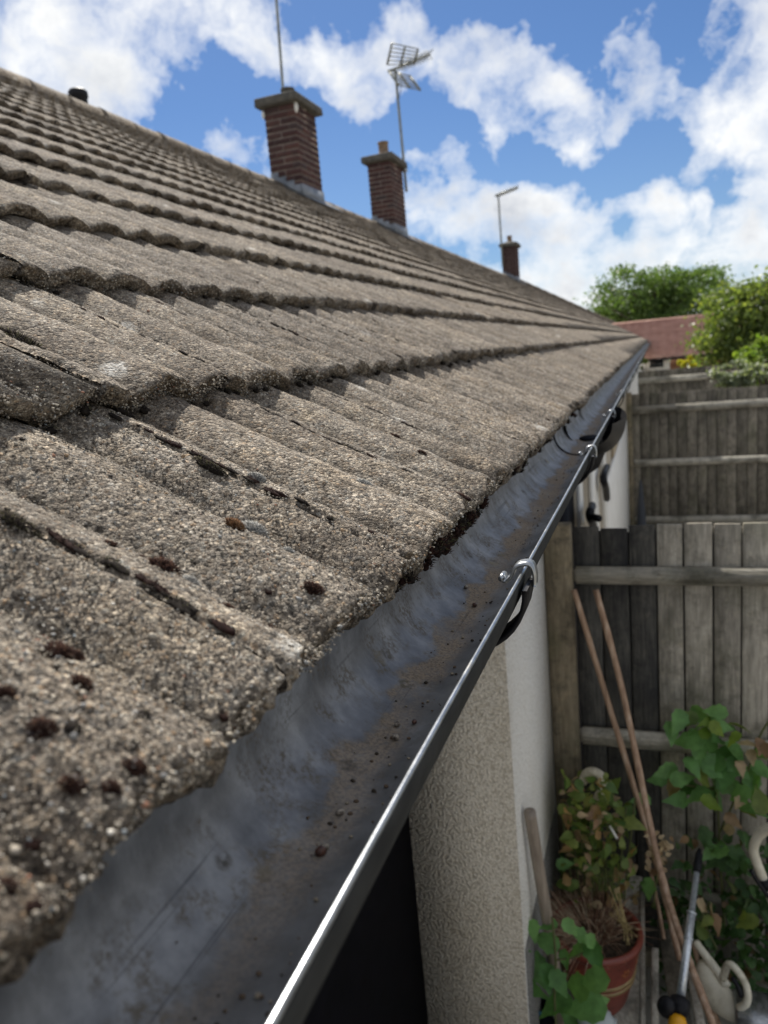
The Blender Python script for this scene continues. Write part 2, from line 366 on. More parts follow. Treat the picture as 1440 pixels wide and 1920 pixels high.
def wood(dark, light, stain=(.04, .037, .03), sc_=1.0, rnd=.5, green=.0, axis='z'):
    def f(n, p):
        P = n.pos(); r = n.rnd(); Q = n.vmath('ADD', P, n.comb(n.math('MULTIPLY', r, 13.0), n.math('MULTIPLY', r, 7.0), n.math('MULTIPLY', r, 5.0)))
        k = {'z': (1, 1, .10), 'x': (.10, 1, 1), 'y': (1, .10, 1)}[axis]; S = n.scale(Q, k)
        g = n.noise(S, 95*sc_, 5, .65); b = n.noise(n.scale(Q, tuple(.5 if v == 1 else .18 for v in k)), 16*sc_, 4, .6)
        c = n.ramp(g, [(.28, dark), (.72, light)])
        c = n.mix(n.mapr(b, .47, .70, 0, .8), c, stain)
        if green: c = n.mix(n.mapr(n.noise(Q, 5, 4), .50, .70, 0, green), c, (.085, .095, .045))
        li = n.noise(Q, 38, 5, .7); c = n.mix(n.mapr(li, .54, .72, 0, .55), c, n.mix(1.0, c, (1.55, 1.5, 1.35), 'MULTIPLY')); c = n.mix(n.mapr(n.noise(Q, 14, 5, .7), .50, .68, 0, .6), c, stain)
        c = n.mix(1.0, c, n.ramp(r, [(0, (1-rnd*.5,)*3), (1, (1+rnd*.35,)*3)]), 'MULTIPLY')
        return {'Base Color': c, 'Normal': n.bump(n.math('ADD', g, n.math('MULTIPLY', b, .4)), .5, .004)}
    return f
M_FENCE = mat('grey weathered boards', wood((.20, .182, .150), (.46, .42, .35), (.085, .078, .06), rnd=.5, green=.35), rough=.9, spec=.2)
M_FDARK = mat('creosote darkened boards', wood((.034, .033, .031), (.11, .104, .09), (.018, .018, .02), rnd=.9), rough=.85, spec=.2)
M_POST = mat('brown weathered post', wood((.15, .12, .08), (.30, .25, .17), green=.5), rough=.9, spec=.2)
M_RAIL = mat('pale weathered rail', wood((.40, .37, .31), (.76, .72, .63), (.10, .095, .075), axis='x', green=.3), rough=.9, spec=.2)
M_PLANK = mat('grey plank', wood((.22, .20, .165), (.50, .46, .39), (.10, .09, .075), rnd=.4), rough=.9, spec=.2)
M_BAMBOO = mat('brown bamboo', lambda n, p: {'Base Color': n.ramp(n.noise(n.scale(n.pos(), (1, 1, .12)), 60, 4), [(.3, (.22, .13, .08)), (.55, (.40, .26, .17)), (.8, (.58, .46, .36))])}, rough=.6)
M_BROOM = mat('brown varnished pole', lambda n, p: {'Base Color': n.ramp(n.noise(n.scale(n.pos(), (1, 1, .05)), 90, 4), [(.3, (.20, .16, .125)), (.7, (.34, .28, .22))])}, rough=.55)
def m_brick(n, p):
    P = n.pos(); r = n.rnd()
    c = n.ramp(r, [(0, (.052, .028, .028)), (.45, (.082, .040, .037)), (.8, (.115, .056, .047)), (1, (.060, .045, .045))])
    c = n.mix(n.mapr(n.noise(P, 22, 4, .7), .45, .75), c, (.055, .042, .04))
    return {'Base Color': c, 'Normal': n.bump(n.noise(P, 70, 4), .5, .01)}
M_BRICK = mat('dark red brick', m_brick, rough=.9, spec=.2)
M_MORTAR = mat('sooty mortar', lambda n, p: {'Base Color': n.ramp(n.noise(n.pos(), 14, 4), [(.3, (.15, .12, .10)), (.7, (.27, .22, .185))])}, rough=.95, spec=.1)
M_CAP = mat('lichen covered concrete', lambda n, p: {'Base Color': n.ramp(n.noise(n.pos(), 16, 5, .7), [(.3, (.065, .062, .056)), (.55, (.115, .108, .095)), (.75, (.20, .185, .14))]), 'Normal': n.bump(n.noise(n.pos(), 50, 4), .5, .01)}, rough=.95, spec=.2)
M_CLAY = mat('clay pot', lambda n, p: {'Base Color': n.ramp(n.noise(n.pos(), 18, 4), [(.3, (.12, .085, .06)), (.7, (.28, .19, .12))])}, rough=.85)
M_LEAD = mat('grey lead sheet', lambda n, p: {'Base Color': n.ramp(n.noise(n.pos(), 7, 5, .65), [(.3, (.10, .115, .135)), (.7, (.30, .32, .35))])}, rough=.55, metal=.25)
M_ALU = mat('dull aluminium', lambda n, p: {'Base Color': n.ramp(n.noise(n.pos(), 8, 4), [(.3, (.16, .17, .155)), (.7, (.30, .31, .28))])}, rough=.5, metal=.5)
def leafm(name, c1, c2, c3=None, trans=.35):
    m = bpy.data.materials.new(name); m.use_nodes = True; n = NT(m.node_tree); p = n.n['Principled BSDF']; out = n.n['Material Output']
    isl = n.new('ShaderNodeNewGeometry').outputs['Random Per Island']; r = n.math('FRACT', n.math('ADD', isl, n.rnd()))
    stops = [(0, c1), (.75, c2)] + ([(.86, c2), (.93, c3)] if c3 else [])
    c = n.ramp(r, stops); c = n.mix(1.0, c, n.ramp(n.noise(n.pos(), 30, 3), [(.3, .75), (.7, 1.25)]), 'MULTIPLY')
    n.l.new(c, p.inputs['Base Color']); p.inputs['Roughness'].default_value = .5; p.inputs['Specular IOR Level'].default_value = .35
    tr = n.new('ShaderNodeBsdfTranslucent'); n.l.new(n.mix(1.0, c, (1.6, 1.7, .7), 'MULTIPLY'), tr.inputs[0])
    mx = n.new('ShaderNodeMixShader'); mx.inputs[0].default_value = trans
    n.l.new(p.outputs[0], mx.inputs[1]); n.l.new(tr.outputs[0], mx.inputs[2]); n.l.new(mx.outputs[0], out.inputs[0]); return m
M_LEAF = leafm('bramble leaf', (.085, .205, .055), (.175, .34, .11))
M_LEAFY = leafm('yellow green leaf', (.10, .20, .03), (.22, .28, .04))
M_LEAFM = leafm('mixed garden leaf', (.07, .14, .035), (.20, .24, .06), (.36, .22, .10))
M_LEAFD = leafm('dark undergrowth leaf', (.04, .09, .03), (.085, .16, .055), (.16, .10, .05))
M_DRY = leafm('dried leaf', (.22, .13, .07), (.42, .32, .19), trans=.2)
M_TREE1 = leafm('tree leaf', (.055, .10, .026), (.105, .165, .045))
M_TREE2 = leafm('light tree leaf', (.085, .13, .036), (.17, .215, .07), (.22, .25, .07))
M_TREE3 = leafm('bright leaf', (.10, .17, .03), (.20, .27, .05), trans=.4)
M_GREYL = leafm('grey green leaf', (.10, .13, .09), (.26, .29, .21))
M_YELL = leafm('golden leaf', (.38, .36, .03), (.55, .50, .05))
M_STEM = mat('green stem', color=(.10, .11, .035), rough=.7)
M_BARK = mat('bark', lambda n, p: {'Base Color': n.ramp(n.noise(n.scale(n.pos(), (1, 1, .2)), 9, 5), [(.3, (.035, .026, .018)), (.7, (.10, .08, .06))])}, rough=.95)
def m_pot(n, p):
    P = n.pos(); c = n.ramp(n.noise(P, 9, 4, .6), [(.3, (.15, .032, .024)), (.7, (.29, .072, .046))])
    c = n.mix(n.mapr(n.noise(P, 40, 4, .7), .55, .75), c, (.055, .018, .014))
    return {'Base Color': c, 'Roughness': n.math('MULTIPLY_ADD', n.noise(P, 20, 3), .4, .15)}
M_POT = mat('oxblood glaze', m_pot)
M_BAND = mat('ochre glaze', lambda n, p: {'Base Color': n.ramp(n.noise(n.pos(), 25, 3), [(.3, (.26, .17, .07)), (.7, (.40, .29, .13))])}, rough=.35)
M_PETAL = mat('orange glaze', color=(.34, .10, .03), rough=.35)
M_SOIL = mat('dry compost', lambda n, p: {'Base Color': n.ramp(n.noise(n.pos(), 90, 4), [(.3, (.03, .022, .016)), (.7, (.12, .09, .065))]), 'Normal': n.bump(n.noise(n.pos(), 120, 3), .8, .01)}, rough=1.0, spec=.1)
M_STRAW = mat('dead grass', lambda n, p: {'Base Color': n.mix(1.0, n.attr('Col'), n.ramp(n.noise(n.pos(), 60, 2), [(.3, .7), (.7, 1.2)]), 'MULTIPLY')}, rough=.8, spec=.2)
M_CREAM = mat('cream plastic', lambda n, p: {'Base Color': n.ramp(n.noise(n.pos(), 14, 5, .65), [(.28, (.40, .36, .26)), (.5, (.68, .63, .50)), (.75, (.78, .74, .62))])}, rough=.45)
M_YPLAS = mat('yellow plastic', color=(.75, .36, .01), rough=.4)
M_STEEL = mat('bright scratched tube', lambda n, p: {'Base Color': n.ramp(n.noise(n.scale(n.pos(), (1, 1, .1)), 120, 4), [(.3, (.45, .49, .53)), (.7, (.75, .79, .82))])}, rough=.35, metal=.6)
M_GROUND = mat('dusty concrete', lambda n, p: {'Base Color': n.ramp(n.noise(n.pos(), 3.5, 6, .65), [(.3, (.24, .22, .18)), (.6, (.40, .37, .31)), (.8, (.46, .43, .37))]), 'Normal': n.bump(n.noise(n.pos(), 40, 5), .7, .02)}, rough=1.0, spec=.1)
M_RED = mat('red clay tiles', lambda n, p: {'Base Color': n.ramp(n.noise(n.pos(), 2.2, 5, .7), [(.3, (.34, .19, .15)), (.7, (.50, .31, .25))])}, rough=.9, spec=.2)
M_OBRICK = mat('orange brick', lambda n, p: {'Base Color': n.ramp(n.noise(n.pos(), 3, 3), [(.3, (.24, .11, .06)), (.7, (.34, .17, .09))])}, rough=.9)
M_GLASS = mat('window glass', color=(.02, .025, .03), rough=.06)
M_FELT = mat('black roofing felt', color=(.012, .012, .012), rough=.95, spec=.1)
M_BLUE = mat('blue plastic', color=(.02, .10, .16), rough=.4)
M_CLOUDY = mat('clear plastic bag', color=(.55, .60, .60), rough=.3)

# ------------------------------------------------------------------ ground
G = 60; gx = np.concatenate([np.linspace(-400, -6, 6), np.linspace(-5, 8, 40), np.linspace(10, 500, 8)]); gy = np.concatenate([np.linspace(-100, -2, 4), np.linspace(-1, 12, 40), np.linspace(14, 900, 10)])
XX, YY = np.meshgrid(gx, gy, indexing='ij'); GV = np.stack([XX.ravel(), YY.ravel(), fbm(np.stack([XX.ravel()*2.2, YY.ravel()*2.2, 0*XX.ravel()], 1), 3)*.05 - .03], 1)
obj('ground', GV, grid_faces(len(gx), len(gy))[:, ::-1], M_GROUND, smooth=True, kind='structure')

# ------------------------------------------------------------------ the house row
EAVE_X, EAVE_Z = -.2, H-.184
TH = R(29.8); CS, SN = math.cos(TH), math.sin(TH)
GA, TW, TL, TT, AMP = .304, .2085, .368, .0245, .0165       # gauge, tile width, length, thickness, roll height
Y0 = .322; NC = 17; YEND = 33.0; RS = NC*GA
BAS = np.array([[-CS, 0, SN], [0, -1, 0], [SN, 0, CS]]).T   # columns: up the slope, -Y, normal
def roofp(s, y, h): return np.stack([EAVE_X - CS*s + SN*h, y, EAVE_Z + SN*s + CS*h], -1)
def prof(u):
    x = np.abs(np.mod(u/(TW/2)+.5, 1.0)-.5)*2          # 0 on a roll, 1 in a groove
    return AMP*(1-np.power(np.clip(np.sqrt(x*x+.002)-.02, 0, 1), 1.9))
def low_relief(s, y): return fbm(np.stack([s*22, y*22, 0*s], -1), 3)*.0042
def on_roof(px, py, h=.022):
    r = ray(px, py); N = np.array([SN, 0, CS]); E = np.array([EAVE_X, 0, EAVE_Z-H]) + N*h; t = N.dot(E)/N.dot(r); P = r*t
    return (P-E) @ np.array([-CS, 0, SN]), P[1]
house = thing('bungalow_row', 'row of low bungalows with mossy grey ribbed roof tiles, brick chimneys and pebbledash wall', 'house', (-.403, 1.94, 0))
HL = wl(house)
roof = obj('roof', np.concatenate([roofp(np.array([.055, RS, RS, .055]), np.array([-3., -3, 28.6, YEND]), np.full(4, -.03)), roofp(np.array([.055, RS, RS, .055]), np.array([-3., -3, 28.6, YEND]), np.full(4, -.012)),
     np.array([[-9.05, -3, EAVE_Z-.03], [-9.05, YEND, EAVE_Z-.03]])]),
     [np.array([[0, 1, 2, 3], [7, 6, 5, 4], [0, 4, 5, 1], [3, 2, 6, 7], [0, 3, 7, 4], [5, 8, 9, 6]]), np.array([[6, 9, 7]])], M_FELT, house)
def tile_rows(nv, nf, zoom=True):
    t = np.linspace(0, 1, nv+1)**(1.0 if zoom else 1.0); return TL*(1-t)
def tile_geo(nu, nv, nf, s0, y0, seed, fine):
    """One tile in slope coordinates (s, y, h) for its lower left corner (s0, y0)."""
    u = np.linspace(.0012, TW-.0014, nu+1)
    vt = TL*(1-np.linspace(0, 1, nv+1)); rows_v = []; rows_h = []
    rnd = np.random.default_rng(seed); tilt = rnd.normal(0, .0012); roll = rnd.normal(0, .0015); chip = rnd.random()
    U = u[None, :]
    def top(v):
        h = TT*(1-v/GA) + prof(U) + tilt + roll*(U/TW-.5)
        h = h - .006*np.clip(1-U/.010, 0, 1)**2 - .003*np.clip(1-np.abs(TW-U)/.005, 0, 1)
        return h
    Vv = np.broadcast_to(vt[:, None], (nv+1, nu+1)).copy(); Hh = top(Vv).copy()
    S = s0+Vv; Yw = y0+np.broadcast_to(U, Vv.shape)
    Hh += low_relief(S, Yw)
    if fine:
        Pn = np.stack([S, Yw, 0*S+seed*.37], -1)
        Hh += vnoise(Pn*210)*.0016*fine + vnoise(Pn*430)*.0012*fine + np.maximum(vnoise(Pn*95)-.18, 0)*.006*fine
    edge = np.clip(1-Vv/.014, 0, 1); Hh -= .0030*edge**2
    # worn lower edge
    er = fbm(np.stack([Yw[-1]*38, 0*Yw[-1]+seed, 0*Yw[-1]], -1), 4)*.012
    Vv += er[None, :]*np.clip(1-Vv/.05, 0, 1)
    hb = prof(u) + .004*(prof(u)/AMP) - .001 + roll*(u/TW-.5) + tilt - (.011 + .75*prof(u) if s0 == 0 else 0)
    fr_v = []; fr_h = []
    for k in range(1, nf+1):
        t = k/nf; hh = Hh[-1]*(1-t) + hb*t; vv = Vv[-1] - .0015*math.sin(math.pi*t) + .008*t
        if fine:
            Pn = np.stack([hh*1.0, y0+u, 0*u+seed*.61], -1)
            vv = vv - (fbm(Pn*85, 3)*.012 + vnoise(Pn*260)*.0035)*fine*math.sin(math.pi*min(t*.9+.08, 1)) ; hh = hh + vnoise(Pn*150+9)*.0025*fine
        fr_v.append(vv); fr_h.append(hh)
    Vb = np.stack(fr_v + [np.full(nu+1, TL)]); Hb = np.stack(fr_h + [TT*(1-TL/GA) + prof(u) - TT])
    V = np.concatenate([Vv, Vb]); Hh = np.concatenate([Hh, Hb]); n_r = len(V)
    L = np.stack([V, -np.broadcast_to(U, V.shape), Hh], -1).reshape(-1, 3)
    nc = nu+1; F = grid_faces(n_r, nc); wrap = np.arange(nu); b = (n_r-1)*nc
    F = np.concatenate([F, np.stack([b+wrap, b+wrap+1, wrap+1, wrap], 1)])
    c0 = (np.arange(n_r)*nc)[None, :]; c1 = (np.arange(n_r)*nc+nu)[None, ::-1]
    return L, [F[:, ::-1], c0, c1]
cells = []
for k in range(NC):
    for j in range(-6, 165):
        s0 = k*GA; y0 = Y0 + j*TW
        if y0 > YEND - s0*CS*1.0: continue
        c = roofp(np.array(s0+.15), np.array(y0+TW/2), np.array(.02)) - OFF; d = np.linalg.norm(c); q = CM.T @ c
        vis = q[2] > .05 and -260 < CX+FPX*q[0]/q[2] < 1700 and -100 < CY+FPX*q[1]/q[2] < 2150
        if y0 < .2 + .45*s0 - 1.2: continue
        cells.append((0 if vis else 1, d * (1.0 + .25*k/NC), k, j, s0, y0, d))
cells.sort()
ROT = Matrix(BAS.tolist()).to_4x4(); shared = {}
field = MB()
def local_tile(me, s0, y0, k, j, extra=Matrix.Identity(4)):
    o = bpy.data.objects.new('roof_tile', me); link(o, roof)
    P = roofp(np.array(s0), np.array(y0), np.array(0.0)) - wl(roof); o.matrix_basis = Matrix.Translation(Vector(P)) @ ROT @ extra; return o
for idx, (v, _, k, j, s0, y0, d) in enumerate(cells):
    r = random.Random(k*997+j)
    if idx < 300:
        if d < 1.02: 
            q = 1.0 if d < .62 else .72
            nu, nv = int(122*q), int(206*q); L, F = tile_geo(nu, nv, 22, s0, y0, 100+idx, 1.0)
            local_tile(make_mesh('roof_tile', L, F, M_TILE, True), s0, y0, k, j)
        elif d < 1.75:
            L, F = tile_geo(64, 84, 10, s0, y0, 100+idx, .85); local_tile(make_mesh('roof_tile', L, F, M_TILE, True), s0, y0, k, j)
        else:
            key = r.randrange(8)
            if key not in shared:
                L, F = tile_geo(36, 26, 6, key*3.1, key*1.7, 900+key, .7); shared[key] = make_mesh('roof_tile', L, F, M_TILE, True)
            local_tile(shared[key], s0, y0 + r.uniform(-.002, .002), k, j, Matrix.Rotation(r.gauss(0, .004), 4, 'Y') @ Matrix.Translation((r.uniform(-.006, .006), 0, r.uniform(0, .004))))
    else:
        near = d < 9
        L, F = tile_geo(16 if near else 8, 2, 2, s0, y0, 3000 + (k*31+j) % 97, 0)
        L = L + np.array([r.uniform(-.006, .006), 0, r.uniform(-.002, .004)])
        P = roofp(np.array(s0), np.array(y0), np.array(0.0)) + L @ BAS.T
        field.add(P, F[:1])
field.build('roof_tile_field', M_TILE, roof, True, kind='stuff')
# ridge tiles: half round caps bedded in mortar
RZ = EAVE_Z + RS*SN; RX = EAVE_X - RS*CS
for i in range(72):
    ya = -2.6 + i*.435
    if ya > 28.4: break
    a = np.linspace(R(-18), R(198), 11); rr = .104 + random.uniform(-.004, .004); t = []
    for yy, dr in ((ya, .004), (ya+.05, .004), (ya+.052, 0), (ya+.43, 0)):
        t.append(np.stack([RX+(rr+dr)*np.cos(a), np.full(11, yy), RZ-.035+(rr+dr)*np.sin(a)], 1))
    for yy in (ya+.43, ya): t.append(np.stack([RX+(rr-.016)*np.cos(a), np.full(11, yy), RZ-.035+(rr-.016)*np.sin(a)], 1))
    V = np.concatenate(t); F = grid_faces(6, 11); wv = np.arange(10); F = np.concatenate([F, np.stack([55+wv, 56+wv, 1+wv, wv], 1)])
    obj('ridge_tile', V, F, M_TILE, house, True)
hip = MB()
for i in range(16):
    t0, t1 = i/16, (i+1.1)/16
    P = [np.array([RX, 28.5, RZ+.02])*(1-t)+np.array([EAVE_X-.05, YEND-.05, EAVE_Z+.05])*t for t in (t0, t1)]
    V, F = tube(P, [.12, .105], 10); hip.add(V, F)
hip.build('hip_tiles', M_TILE, house, True, kind='stuff')

# grit standing proud on the near tiles
def grains(name, N, pick, rad, parent, coarse=False):
    ico = np.array([[0, 0, 1], [.894, 0, .447], [.276, .851, .447], [-.724, .526, .447], [-.724, -.526, .447], [.276, -.851, .447], [.5, .7, -.4], [-.6, .3, -.6], [.1, -.8, -.5]])
    fc = np.array([[0, 1, 2], [0, 2, 3], [0, 3, 4], [0, 4, 5], [0, 5, 1], [1, 6, 2], [2, 6, 7], [2, 7, 3], [3, 7, 4], [4, 7, 8], [4, 8, 5], [5, 8, 1], [1, 8, 6]])
    pts, r = pick(N); N = len(pts)
    ang = rng.random((N, 1))*2*np.pi; ca, sa = np.cos(ang), np.sin(ang)
    st = 1 + rng.random((N, 1, 3))*.6 - .3; st[..., 2] *= .8
    jit = 1 + (rng.random((N, 9, 1))-.5)*.5
    L = ico[None]*st*jit; X = L[..., 0]*ca - L[..., 1]*sa; Yl = L[..., 0]*sa + L[..., 1]*ca
    L = np.stack([X, Yl, L[..., 2]], -1)*r[:, None, None]
    V = (pts[:, None, :] + L @ BAS.T).reshape(-1, 3)
    F = (fc[None] + (np.arange(N)*9)[:, None, None]).reshape(-1, 3)
    pal = np.array([[.46, .41, .33], [.36, .32, .26], [.26, .23, .19], [.17, .15, .125], [.09, .08, .07], [.56, .53, .47], [.30, .30, .29], [.30, .21, .13], [.33, .17, .11], [.20, .22, .23]])
    pal = pal*.98; pr = np.array([.20, .24, .20, .14, .09, .04, .05, .05, .012, .02]); ci = rng.choice(len(pal), N, p=pr/pr.sum())
    C = np.repeat(pal[ci]*(.8+.4*rng.random((N, 1))), 9, 0)
    return obj(name, V, F, M_GRAIN, parent, True, C, 'stuff')
def pick_top(N):
    out = []; rad = []
    while sum(len(o) for o in out) < N:
        s = rng.random(N)*.74; y = rng.random(N)**1.5*1.7 - .12
        P = roofp(s, y, np.full(N, .02)); d = np.linalg.norm(P-OFF, axis=1)
        keep = rng.random(N) < np.clip((.42/d)**2.2, 0, 1); s, y = s[keep], y[keep]
        k = np.floor(s/GA); v = s-k*GA; u = np.mod(y-Y0, TW)
        h = TT*(1-v/GA) + prof(u) + low_relief(s, y) - .0030*np.clip(1-v/.014, 0, 1)**2 - .006*np.clip(1-u/.010, 0, 1)**2
        ok = (v > .004) & (u > .004) & (u < TW-.003); r = .0004 + .00075*rng.random(len(s))**2.4 + (rng.random(len(s)) < .012)*.0011
        P = roofp(s, y, h - r*.15)[ok]; out.append(P); rad.append(r[ok])
    return np.concatenate(out)[:N], np.concatenate(rad)[:N]
grains('roof_grit', 62000, pick_top, None, roof)
def pick_front(N):
    k = rng.integers(0, 3, N); y = rng.random(N)**1.4*1.9-.1; u = np.mod(y-Y0, TW); t = rng.random(N)
    h = prof(u) + TT*(1-t)*.98 + .001; s = k*GA - .0015*np.sin(np.pi*t) - .001 + rng.normal(0, .0018, N) + .006*t
    r = .0005 + .0011*rng.random(N)**2.4
    ok = (u > .003) & (u < TW-.003)
    return roofp(s, y, h)[ok], r[ok]
grains('roof_edge_grit', 18000, pick_front, None, roof)

# walls, recess, soffit and fascia
WX = -.403; WT = H-.335
def hbox(name, lo, hi, m, b=0, parent=house): V, F = cbox(lo, hi, b); return obj(name, V, F, m, parent)
hbox('wall', (WX-.28, 1.943, -.1), (WX, 2.83, WT), M_DASHW).data.materials[0] = M_DASHW
hbox('plinth', (WX-.01, 1.95, -.1), (WX+.004, 2.755, H-1.80), mat('grey plinth', pebbledash((.22, .21, .19), (.34, .33, .30), (.16, .15, .14)), rough=.9))
hbox('return_wall', (-.76, 1.94, -.1), (WX-.002, 2.2, WT-.001), M_DASHB)
hbox('recess_dark_panel', (-.80, -1.5, -.1), (-.737, 1.9405, WT-.002), M_NAVY)  # near-black panel: the dark of the open recess is put into its colour
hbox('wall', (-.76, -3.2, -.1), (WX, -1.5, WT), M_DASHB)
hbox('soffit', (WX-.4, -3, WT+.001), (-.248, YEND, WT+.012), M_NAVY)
hbox('fascia', (-.246, -3, WT-.01), (-.2325, YEND, EAVE_Z+.012), M_BLACK)
NX = -.325                                          # the next bungalow stands a little proud
hbox('wall', (NX-.30, 3.42, -.1), (NX-.02, 9.62, WT), M_TAN)
hbox('wall', (WX-.3, 9.63, -.1), (WX+.07, YEND-.3, WT), M_DASHW)
hbox('recess_dark_fill', (NX-.36, 2.84, -.1), (NX-.03, 3.418, WT), M_NAVY)  # solid block, coloured black for the shade inside the opening
hbox('window_frame', (NX-.02, 3.42, -.1), (NX, 3.56, WT-.01), M_UPVC, .004)
hbox('downpipe_cover', (NX-.02, 4.02, -.1), (NX+.01, 4.42, WT-.02), M_UPVC, .01)
dr = hbox('door', (NX-.02, 5.15, .05), (NX+.005, 9.55, H-.96), M_UPVC, .004)
hbox('door_panel', (NX-.02, 6.3, H-.94), (NX+.002, 9.55, WT-.03), M_TAN, .003)
hbox('door_frame', (NX-.02, 4.95, .05), (NX+.012, 5.14, WT-.02), M_UPVC, .004)
V, F = tube(bez([at_x(1138, 875, NX+.03), at_x(1131, 895, NX+.05), at_x(1136, 915, NX+.05), at_x(1138, 935, NX+.03)], 10), .020, 8); obj('handle', V, F, M_BLACK, dr, True)
hbox('back_wall', (-8.9, -2.9, -.1), (-8.7, YEND-.3, EAVE_Z-.02), M_DASHB)
hbox('end_wall', (-8.68, -2.9, -.1), (-.8, -2.7, EAVE_Z-.03), M_DASHB)
hbox('end_wall', (-8.68, YEND-.5, -.1), (-.72, YEND-.31, EAVE_Z-.03), M_DASHB)

# chimneys of single bricks
brick_me = {}
def brick_mesh(lx):
    key = round(lx, 3)
    if key not in brick_me:
        V, F = cbox((0, 0, 0), (lx, .1025, .062), .004); brick_me[key] = make_mesh('brick', V, F, M_BRICK)
    return brick_me[key]
def chimney(x0, x1, y0, y1, ztop, single=True, pot=(.08, .12), flaunch=.09, label=None):
    zb = RZ - .55
    core = hbox('chimney', (x0+.006, y0+.006, zb), (x1-.006, y1-.006, ztop), M_MORTAR)
    if label: core['label'] = label
    rows = int((ztop-zb)/.079); joined = MB()
    for r_ in range(rows):
        z = ztop - (r_+1)*.079 + .006; off = .1125 if r_ % 2 else 0
        for side in range(4):
            A = [np.array([x0, y0]), np.array([x1, y0]), np.array([x1, y1]), np.array([x0, y1])][side]
            B = [np.array([x1, y0]), np.array([x1, y1]), np.array([x0, y1]), np.array([x0, y0])][side]
            Ln = np.linalg.norm(B-A); dv = (B-A)/Ln; p = 0.0; first = True
            # leave the corner brick of the following side free so that bricks turn the corner
            p = .107 if (r_+side) % 2 else 0.0; end = Ln - (.107 if (r_+side) % 2 else 0.0)
            while p < end-.03:
                ln = min(.212, end-p); ln = end-p if end-p-ln < .06 else ln; nrm = np.array([dv[1], -dv[0]])
                ang = math.atan2(dv[1], dv[0]); o3 = A + dv*p + nrm*random.uniform(-.001, .002)
                if single:
                    o = bpy.data.objects.new('brick', brick_mesh(ln-.0)); link(o, core)
                    o.location = Vector((o3[0], o3[1], z)) - Vector(wl(core)); o.rotation_euler = (0, 0, ang)
                else:
                    V, F = cbox((0, 0, 0), (ln, .1, .065), .0); c_, s_ = math.cos(ang), math.sin(ang)
                    joined.add(np.stack([o3[0]+V[:, 0]*c_-V[:, 1]*s_, o3[1]+V[:, 0]*s_+V[:, 1]*c_, z+V[:, 2]], 1), F)
                p += ln + .015
    if not single: joined.build('brickwork', M_BRICK, core, kind='stuff')
    V, F = cbox((x0-.085, y0-.085, ztop+.001), (x1+.085, y1+.085, ztop+.115), .014); V = V + fbm(V*9, 2)[:, None]*.02; obj('cap', V, F, M_CAP, core)
    cx_, cy_ = (x0+x1)/2, (y0+y1)/2
    a = np.arange(20)*2*np.pi/20; ring = lambda f, z: np.stack([cx_+np.clip(np.cos(a)*1.35, -1, 1)*((x1-x0)/2+.06)*f, cy_+np.clip(np.sin(a)*1.35, -1, 1)*((y1-y0)/2+.06)*f, np.full(20, z)], 1)
    V = np.concatenate([ring(1, ztop+.11), ring(.75, ztop+.11+flaunch*.5), ring(.4, ztop+.11+flaunch)]); j = np.arange(20); k_ = (j+1) % 20
    F = np.concatenate([np.stack([i*20+j, i*20+k_, (i+1)*20+k_, (i+1)*20+j], 1) for i in range(2)]); obj('flaunching', V, [F, (40+j)[None]], M_CAP, core, True)
    r_, h_ = pot; zt = ztop+.09+flaunch
    V, F = lathe([(r_*1.15, 0), (r_*1.15, .04), (r_, .05), (r_, h_-.03), (r_*1.12, h_-.025), (r_*1.12, h_), (r_*.8, h_), (r_*.8, .02)], (cx_, cy_, zt), 20); obj('pot', V, F, M_CAP if label else M_CLAY, core, True)
    # lead: apron in front, stepped soakers up the sides
    s_front = (EAVE_X - x1)/CS
    hp = lambda x, y, h: np.array([x, y, EAVE_Z + (EAVE_X-x)/CS*SN + h])
    def sheet(P, th, nm):
        P = np.array(P); q = P.mean(0); V = np.concatenate([P, P + np.array(th)]); n_ = len(P); j = np.arange(n_); k_ = (j+1) % n_
        return obj(nm, V, [np.array([j[::-1], n_+j]), np.stack([j, k_, n_+k_, n_+j], 1)], M_LEAD, core)
    sheet([hp(x1, y0-.12, .06), hp(x1+.24, y0-.10, .052), hp(x1+.25, y1+.10, .055), hp(x1, y1+.12, .06)], (.002, 0, .006), 'lead_apron')
    sheet([hp(x1, y0-.02, .05), hp(x1, y1+.02, .05), hp(x1, y1+.02, .20), hp(x1, y0-.02, .20)], (.008, 0, 0), 'lead_apron')
    st = [hp(x1+.005, y0, .04)]
    xs_ = np.linspace(x1+.004, x0, 5)
    for i in range(4): st += [hp(xs_[i], y0, .0)+[0, 0, .20], hp(xs_[i+1], y0, 0)*[1, 1, 0]+[0, 0, hp(xs_[i], y0, 0)[2]+.20]]
    st += [hp(x0, y0, .04)]
    sheet(st, (0, -.009, 0), 'lead_step')
    return core
CH1 = chimney(-4.78, -4.34, 9.66, 10.34, at_y(540, 190, 9.6)[2], True, (.085, .13), .07, 'tall chimney with a short squat pot')
CH2 = chimney(-4.76, -4.34, 13.5, 14.24, at_y(714, 303, 13.5)[2], True, (.09, .24), .08)
CH3 = chimney(-4.80, -4.34, 26.5, 27.18, at_y(957, 462, 26.5)[2], False, (.08, .22), .08)
